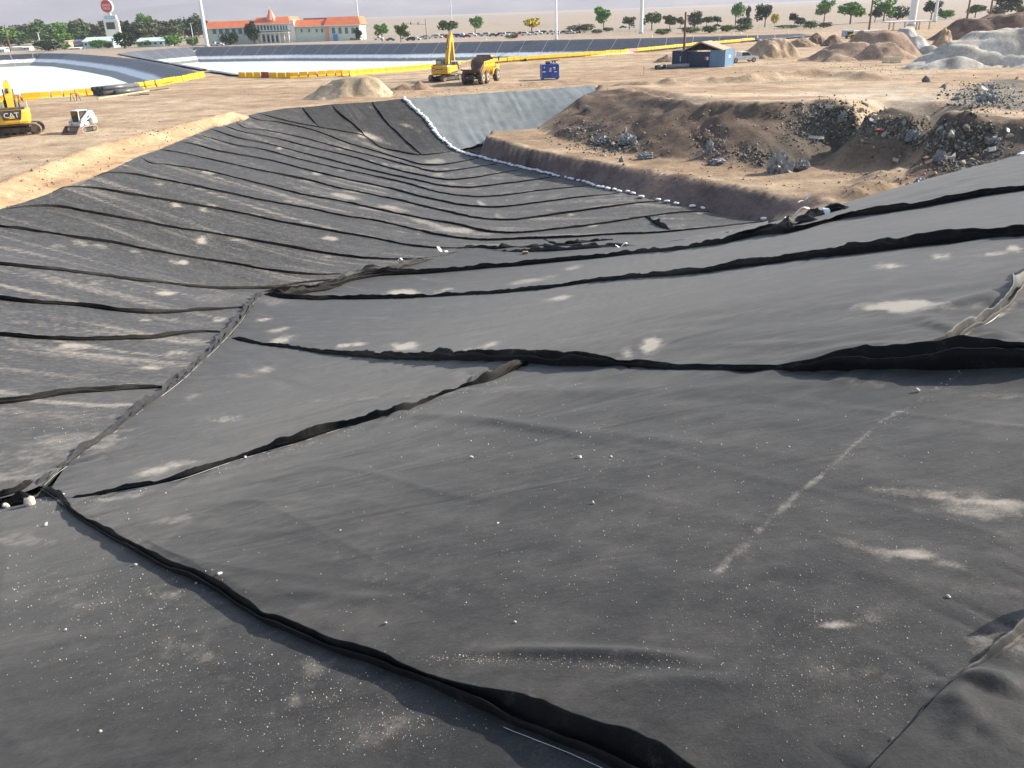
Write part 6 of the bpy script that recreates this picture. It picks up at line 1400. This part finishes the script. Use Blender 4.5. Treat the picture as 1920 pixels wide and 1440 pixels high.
ZONES = [  # pixel quad centre, half size, count of single chunks, size range m, palette, where
 ((1090,246), (46,24), 26, (.25,.6), ['grey','grey','dark'], 'at the left foot of the brown waste slope'),
 ((1150,275), (60,14), 30, (.3,.8), ['grey','grey','dark'], 'in the grey band at the toe of the waste slope'),
 ((1185,238), (30,20), 8, (.3,.55), ['grey','brown'], 'on the middle of the brown waste slope'),
 ((1325,268), (26,30), 12, (.3,.7), ['grey','brown','ochre'], 'below the middle of the waste slope'),
 ((1395,290), (50,20), 16, (.3,.8), ['grey','dark'], 'at the toe left of the big plastic heap'),
 ((1560,215), (90,24), 40, (.3,.8), ['dark','dark','grey','pale','dark','ochre'], 'on the upper dark refuse slope'),
 ((1680,245), (100,24), 40, (.3,.8), ['dark','grey','dark','pale','brown'], 'on the middle dark refuse slope'),
 ((1800,265), (110,36), 52, (.35,.9), ['dark','dark','grey','pale','dark','ochre'], 'on the right hand refuse slope'),
 ((1810,318), (70,18), 22, (.35,.8), ['grey','pale','grey'], 'above the liner brow at right'),
 ((1840,180), (70,26), 44, (.35,1.0), ['grey','dark','grey','pale'], 'on the grey rubble pile on the plateau'),
 ((1300,225), (180,30), 14, (.12,.3), ['brown','pale','ochre'], 'scattered over the bare brown slope')]
nchunk = 0
RUB_V = []
for (cx_, cy_), (hx, hy), cnt, (s0, s1), pal, where in ZONES:
    n = int(cnt*.85); x = cx_+RNG.normal(size=n)*hx*.55; y = cy_+RNG.normal(size=n)*hy*.55+(x-cx_)*.05
    W = gnd(x, y)
    for k in range(n):
        c = pal[k % len(pal)]; o = link({'grey': 'concrete_chunk', 'brown': 'earth_clod', 'dark': 'refuse_lump', 'pale': 'pale_fragment', 'ochre': 'ochre_fragment'}[c], ROCKS[c, int(RNG.integers(4))])
        s_ = RNG.uniform(s0, s1)*RNG.uniform(.25, .6); o.location = W[k]+np.array([0, 0, s_*.22]); o.rotation_euler = tuple(RNG.uniform(-3, 3, 3)); o.scale = tuple(s_*RNG.uniform(.6, 1.1, 3))
        tag(o, {'grey': 'grey concrete chunk ', 'brown': 'brown earth clod ', 'dark': 'dark refuse lump ', 'pale': 'pale broken fragment ', 'ochre': 'ochre broken fragment '}[c]+where, 'rubble', 'rubble '+where); nchunk += 1
def rubble_field(name, zones, count, smin, smax, mat, seed):
    """fine rubble too small to pick apart"""
    rng = np.random.default_rng(seed); base = [np.array([v.co for v in ROCKS['grey', s_].vertices]) for s_ in range(4)]; fc = [np.array([list(p.vertices) for p in ROCKS['grey', s_].polygons]) for s_ in range(4)]
    V = []; Q = []; b = 0
    for (cx_, cy_, hx, hy), wgt in zones:
        n = int(count*wgt); x = cx_+rng.normal(size=n)*hx; y = cy_+rng.normal(size=n)*hy+(x-cx_)*.04; W = gnd(x, y)
        for k in range(n):
            i = int(rng.integers(4)); s_ = smin*(smax/smin)**(rng.uniform()**2.2); a = rng.normal(size=(3, 3)); q, _ = np.linalg.qr(a)
            v = (base[i]*rng.uniform(.5, 1, 3))@q*s_+W[k]+np.array([0, 0, s_*.2]); V.append(v); Q.append(fc[i]+b); b += len(v)
    o = npmesh(name, np.vstack(V), np.vstack(Q), mat, None, False); return o
DZ = [((1090,246,26,14), .12), ((1150,276,36,8), .14), ((1400,292,32,10), .10), ((1560,216,46,14), .2), ((1680,246,52,12), .2), ((1800,266,56,20), .3), ((1820,315,40,9), .1), ((1845,182,36,14), .28), ((1530,245,40,14), .15), ((1330,270,16,16), .05)]
tag(rubble_field('fine_refuse', DZ, 3000, .05, .24, RM['dark'], 3), 'dark broken refuse strewn over the slopes at right', 'refuse', kind='stuff')
tag(rubble_field('fine_rubble', DZ, 1300, .04, .22, RM['grey'], 4), 'grey broken rubble strewn over the slopes at right', 'rubble', kind='stuff')
tag(rubble_field('pale_scraps', DZ[3:], 1100, .03, .16, RM['pale'], 5), 'pale scraps strewn over the dark refuse slopes', 'scraps', kind='stuff')
tag(rubble_field('earth_clods', [((1200,235,90,34), .4), ((1250,330,140,12), .2), ((1450,300,90,30), .3), ((1650,330,60,20), .3), ((120,330,90,30), .35), ((300,255,70,16), .25), ((760,172,60,6), .4), ((1000,160,80,4), .3), ((1400,135,120,8), .4), ((1600,125,90,8), .5)], 800, .03, .16, RM['brown'], 6), 'small brown clods scattered on the bare earth', 'clods', kind='stuff')
# crumpled plastic sheeting
M_PLAS = simple('grey_plastic_film', (.27, .275, .275), .55, 0, .5, 3.0, (.12, .11, .10), .5)
def wad(px, py, wpx, hpx, seed, label):
    import bmesh
    w, m = ground_at(px, py); bm = bmesh.new(); bmesh.ops.create_icosphere(bm, subdivisions=4, radius=1)
    d = np.array([v.co.normalized() for v in bm.verts]); a = d[:, 0]*3.1+seed; b_ = d[:, 1]*3.1+d[:, 2]*4.1
    r_ = 1-.9*np.abs(fbm(a, b_, seed, 4))-.35*np.abs(vnoise(a*4, b_*4, seed+3))
    for v, q, k in zip(bm.verts, d, r_): v.co = Vector((q[0]*k*1.05, q[1]*k, max(-.1, q[2]*k)))
    me = bpy.data.meshes.new('crumpled_plastic'); bm.to_mesh(me); bm.free(); o = link('crumpled_plastic', me, M_PLAS); o.location = w; o.scale = (wpx*m/2, wpx*m/2*.7, hpx*m); tag(o, label, 'plastic sheet')
for px, py, w_, h_, s_, lab in [(1213,297,42,13,1,'low grey plastic sheet lying at the toe of the brown slope'), (1462,322,56,44,2,'tall crumpled grey plastic heap at the foot of the refuse slope'), (1503,315,36,18,3,'smaller plastic heap right of the tall one'), (1330,285,18,26,4,'narrow grey plastic rag hanging below the brown slope'), (1345,306,46,10,5,'flat grey plastic strip at the toe of the slope'), (1130,268,34,16,6,'grey plastic clump in the rubble band'), (1178,268,44,20,7,'broad grey plastic clump below the brown slope'), (1100,205,14,9,13,'pale plastic scrap on the left shoulder of the brown slope'),
    (1580,225,22,18,8,'grey plastic lump high on the refuse slope'), (1712,262,34,22,9,'pale plastic lump right of the brick red scrap'), (1862,268,34,14,10,'slate grey plastic lump on the right refuse slope'), (1762,300,30,20,11,'blue grey plastic bag on the right refuse slope'), (1728,350,38,20,12,'grey plastic heap just above the liner'), (1850,192,44,20,14,'large grey sheet on the rubble pile')]: wad(px, py, w_, h_, s_, lab)
# boards and slabs sticking out of the refuse
for k, (px, py, L, a, lab, col) in enumerate([(1555,205,.9,.7,'leaning pale slab high in the refuse',(.5,.45,.36)), (1785,300,1.0,.9,'tilted tan board on the right refuse slope',(.5,.4,.3)), (1640,232,1.5,.1,'flat grey slab across the refuse slope',(.36,.35,.33)), (1530,262,1.8,.05,'long thin plank lying in the dark refuse',(.45,.4,.33)), (1680,305,.8,.2,'pale stick on the brown ramp',(.6,.5,.36)), (1845,170,1.6,.6,'bright pale board on the rubble pile',(.62,.64,.66)), (1890,250,.8,.4,'white scrap board at the right of the refuse',(.7,.7,.68)), (1860,285,.6,.2,'small white block near the liner brow',(.7,.66,.58))]):
    w, m = ground_at(px, py); o = MB().box((-L*.35, -.04, -.12), (L*.35, .04, .2), None, .02).build('slab', simple('slab_%d' % k, col, .8)); o.location = w+np.array([0, 0, .15]); o.rotation_euler = (a-.9, random.uniform(-.5, .5), random.uniform(-.6, .6)); tag(o, lab, 'slab')
w, m = ground_at(1650, 246); o = link('brick_red_scrap', rock_mesh(77, 10, .5, .6), simple('brick_red', (.42, .14, .08), .8)); o.location = w+np.array([0, 0, .1]); o.scale = (.5, .35, .25); tag(o, 'brick red scrap on the middle refuse slope', 'scrap')
# white rag on the berm and on the valley folds
def rag(px, py, L, label, z=None, seed=0):
    W = hit(np.array([float(px)]), np.array([float(py)]), Zg if z is None else GS, 1.5, 300, 220)[0]; n = 14; V = []
    for i in range(n):
        u = i/(n-1); x = (u-.5)*L; s_ = .07+.05*math.sin(u*9+seed)
        for q in (-1, 1): V.append((x+.05*q, s_*q*.8, .10+.10*math.sin(u*7+seed)+.35*u*L*(seed % 2)))
    o = meshgrid('rag', np.array(V), n, 2, M_LOGOW); o.location = W+np.array([0, 0, LIFT if z else .03]); o.rotation_euler = (0, 0, random.uniform(0, 3)); tag(o, label, 'rag')
rag(1508, 383, 1.3, 'white rag on the face of the dirt berm', None, 1); rag(1165, 465, .9, 'white strip lying on the valley fold', 1, 2); rag(750, 492, .5, 'small white scrap by the left valley seam', 1, 4); rag(1493, 415, .9, 'white tag standing at the torn liner edge', 1, 3); rag(1545, 410, .6, 'pale scrap at the torn liner edge', 1, 5); rag(830, 478, .7, 'white scrap where the valley strips meet', 1, 7)
for px, py, lab in [(985, 478, 'small brown block on the valley floor strip')]:
    W = pit(np.array([float(px)]), np.array([float(py)]))[0]; o = MB().box((-.18, -.12, 0), (.18, .12, .16), None, .02).build('wood_block', simple('block_wood', (.25, .18, .1), .8)); o.location = W+np.array([0, 0, LIFT]); tag(o, lab, 'block')
# stones on the near sheet
def stonemat(name, c0, c1): return rubmat(name, c0, c1)
M_ST = rubmat('limestone', (.55, .48, .38), (.74, .68, .58))
ST = []
for s_ in range(5): me = rock_mesh(200+s_, 20, .75, .4); me.materials.append(M_ST); me.polygons.foreach_set('use_smooth', np.ones(len(me.polygons), bool)); ST.append(me)
for k, (px, py, d, lab) in enumerate([(60,958,27,'largest pale stone by the seam knot at left'), (15,961,15,'round tan stone left of the largest one'), (415,1094,12,'tan stone on the dark fold of the long seam'), (1087,874,9,'small brown stone on the big front strip'), (885,872,7,'tiny stone left of the small brown one'), (1146,873,6,'tiny stone right of the small brown one'), (1112,960,6,'lone pebble in the middle of the big front strip'), (1718,748,8,'pebble beside the dust trail'), (462,869,6,'pebble on the cross seam'), (122,938,6,'pebble at the knot of seams'), (195,949,4,'tiny pebble right of the seam knot'), (1773,1143,8,'flat pebble at the right of the front strip'), (1478,855,4,'tiny pebble above the dust trail'), (934,998,5,'small pebble in the front strip centre left'), (90,996,8,'pale pebble below the largest stone'), (195,1392,7,'white pebble at the bottom left'), (128,1198,6,'white pebble in the left front'), (258,1074,6,'white pebble above the dark fold'), (372,1110,5,'pebble in the shadow of the long seam'), (725,1188,7,'pebble above the ridge fold'), (966,1187,6,'pebble above the right of the ridge fold'), (1540,1340,6,'pebble by the lower right seam'), (1690,1248,6,'pebble near the bottom right dust'), (640,1010,4,'tiny pebble on the left of the front strip'), (1048,823,6,'pebble on the long wrinkle')]):
    W = pit(np.array([float(px)]), np.array([float(py)]))[0]; m = ((W-CAM)@np.array([0, cp, -sp]))/F; o = link('stone', ST[k % 5]); s_ = d*m*.5; o.location = W+np.array([0, 0, LIFT+s_*.45]); o.scale = (s_*1.1, s_, s_); o.rotation_euler = (random.uniform(-.5, .5), random.uniform(-.5, .5), random.uniform(0, 6)); tag(o, lab, 'stone')
def grit():
    """loose grains lying on the near sheet"""
    rng = np.random.default_rng(9); P = []
    def spray(cx_, cy_, sx, sy, n): P.append(np.stack([cx_+rng.normal(size=n)*sx, cy_+rng.normal(size=n)*sy], -1))
    for a in [(b[0], b[1], b[2], b[3], int(b[4]*1.9)) for b in [(150,1120,120,50,420), (360,1270,150,50,700), (600,1350,110,50,700), (300,1150,80,40,300), (1480,1260,170,70,900), (1650,1330,120,60,700), (1300,1000,260,120,500), (1000,1100,250,90,400), (900,1000,300,100,400), (1600,1150,160,70,500), (1000,830,160,30,160), (100,800,90,30,260), (200,700,120,30,120), (1400,880,250,60,250), (860,1258,40,5,160), (1000,1264,90,5,200), (1180,1275,90,6,160), (750,1390,90,30,400), (1750,1000,120,60,250), (80,960,60,8,90)]]: spray(*a)
    for q, n, wd in ((NAB, 420, 3), (TRAIL, 420, 7), (S[1], 90, 4), (S[2], 60, 3)):
        s_ = smooth(q, 400); i = rng.integers(0, 400, n); P.append(s_[i]+rng.normal(size=(n, 2))*wd+np.array([4, 9 if q is NAB else 0]))
    P = np.vstack(P); P = P[(P[:, 1] < 1600) & (P[:, 1] > 560)]; W = pit(P[:, 0], P[:, 1]); dep = (W-CAM)@np.array([0, cp, -sp])
    n = len(W); r_ = np.clip(.0007*(6.5**(rng.uniform(size=n)**4))*np.clip(dep/4, .9, 2.6), .0008, .015)
    W[:, 2] = GS(W[:, 0], W[:, 1])+LIFT+relief(W[:, 0], W[:, 1], DN, True)+pucker(W[:, 0], W[:, 1])+r_*.4
    tet = np.array([(1, 0, -.4), (-.5, .87, -.4), (-.5, -.87, -.4), (.2, .1, .9), (-.6, .3, .5)]); fc = np.array([(0, 1, 3), (1, 4, 3), (1, 2, 4), (2, 0, 3), (2, 3, 4), (0, 2, 1)])
    an = rng.uniform(0, 6.28, n); c, s_ = np.cos(an), np.sin(an); V = np.empty((n, 5, 3)); V[..., 0] = tet[None, :, 0]*c[:, None]-tet[None, :, 1]*s_[:, None]; V[..., 1] = tet[None, :, 0]*s_[:, None]+tet[None, :, 1]*c[:, None]; V[..., 2] = tet[None, :, 2]
    V = V*r_[:, None, None]*rng.uniform(.6, 1.3, (n, 1, 3))+W[:, None, :]
    Q = (fc[None]+np.arange(n)[:, None, None]*5).reshape(-1, 3); o = npmesh('grit', V.reshape(-1, 3), Q, M_ST, None, False); tag(o, 'pale grit and sand grains strewn on the black sheet', 'grit', kind='stuff')
grit()
# ------------------------------------------------------------------ haze over the valley
def haze():
    m = bpy.data.materials.new('haze'); m.use_nodes = True; t = m.node_tree; t.nodes.remove(t.nodes['Principled BSDF'])
    v = t.nodes.new('ShaderNodeVolumePrincipled'); v.inputs['Color'].default_value = (.68, .73, .84, 1); v.inputs['Density'].default_value = 9e-5; v.inputs['Anisotropy'].default_value = .2
    t.links.new(v.outputs[0], t.nodes['Material Output'].inputs['Volume'])
    o = MB().box((-20000, -900, -12), (20000, 19000, 1500)).build('haze', m); tag(o, kind='stuff', label='pale haze hanging over the valley', cat='haze'); o.display_type = 'WIRE'
haze()
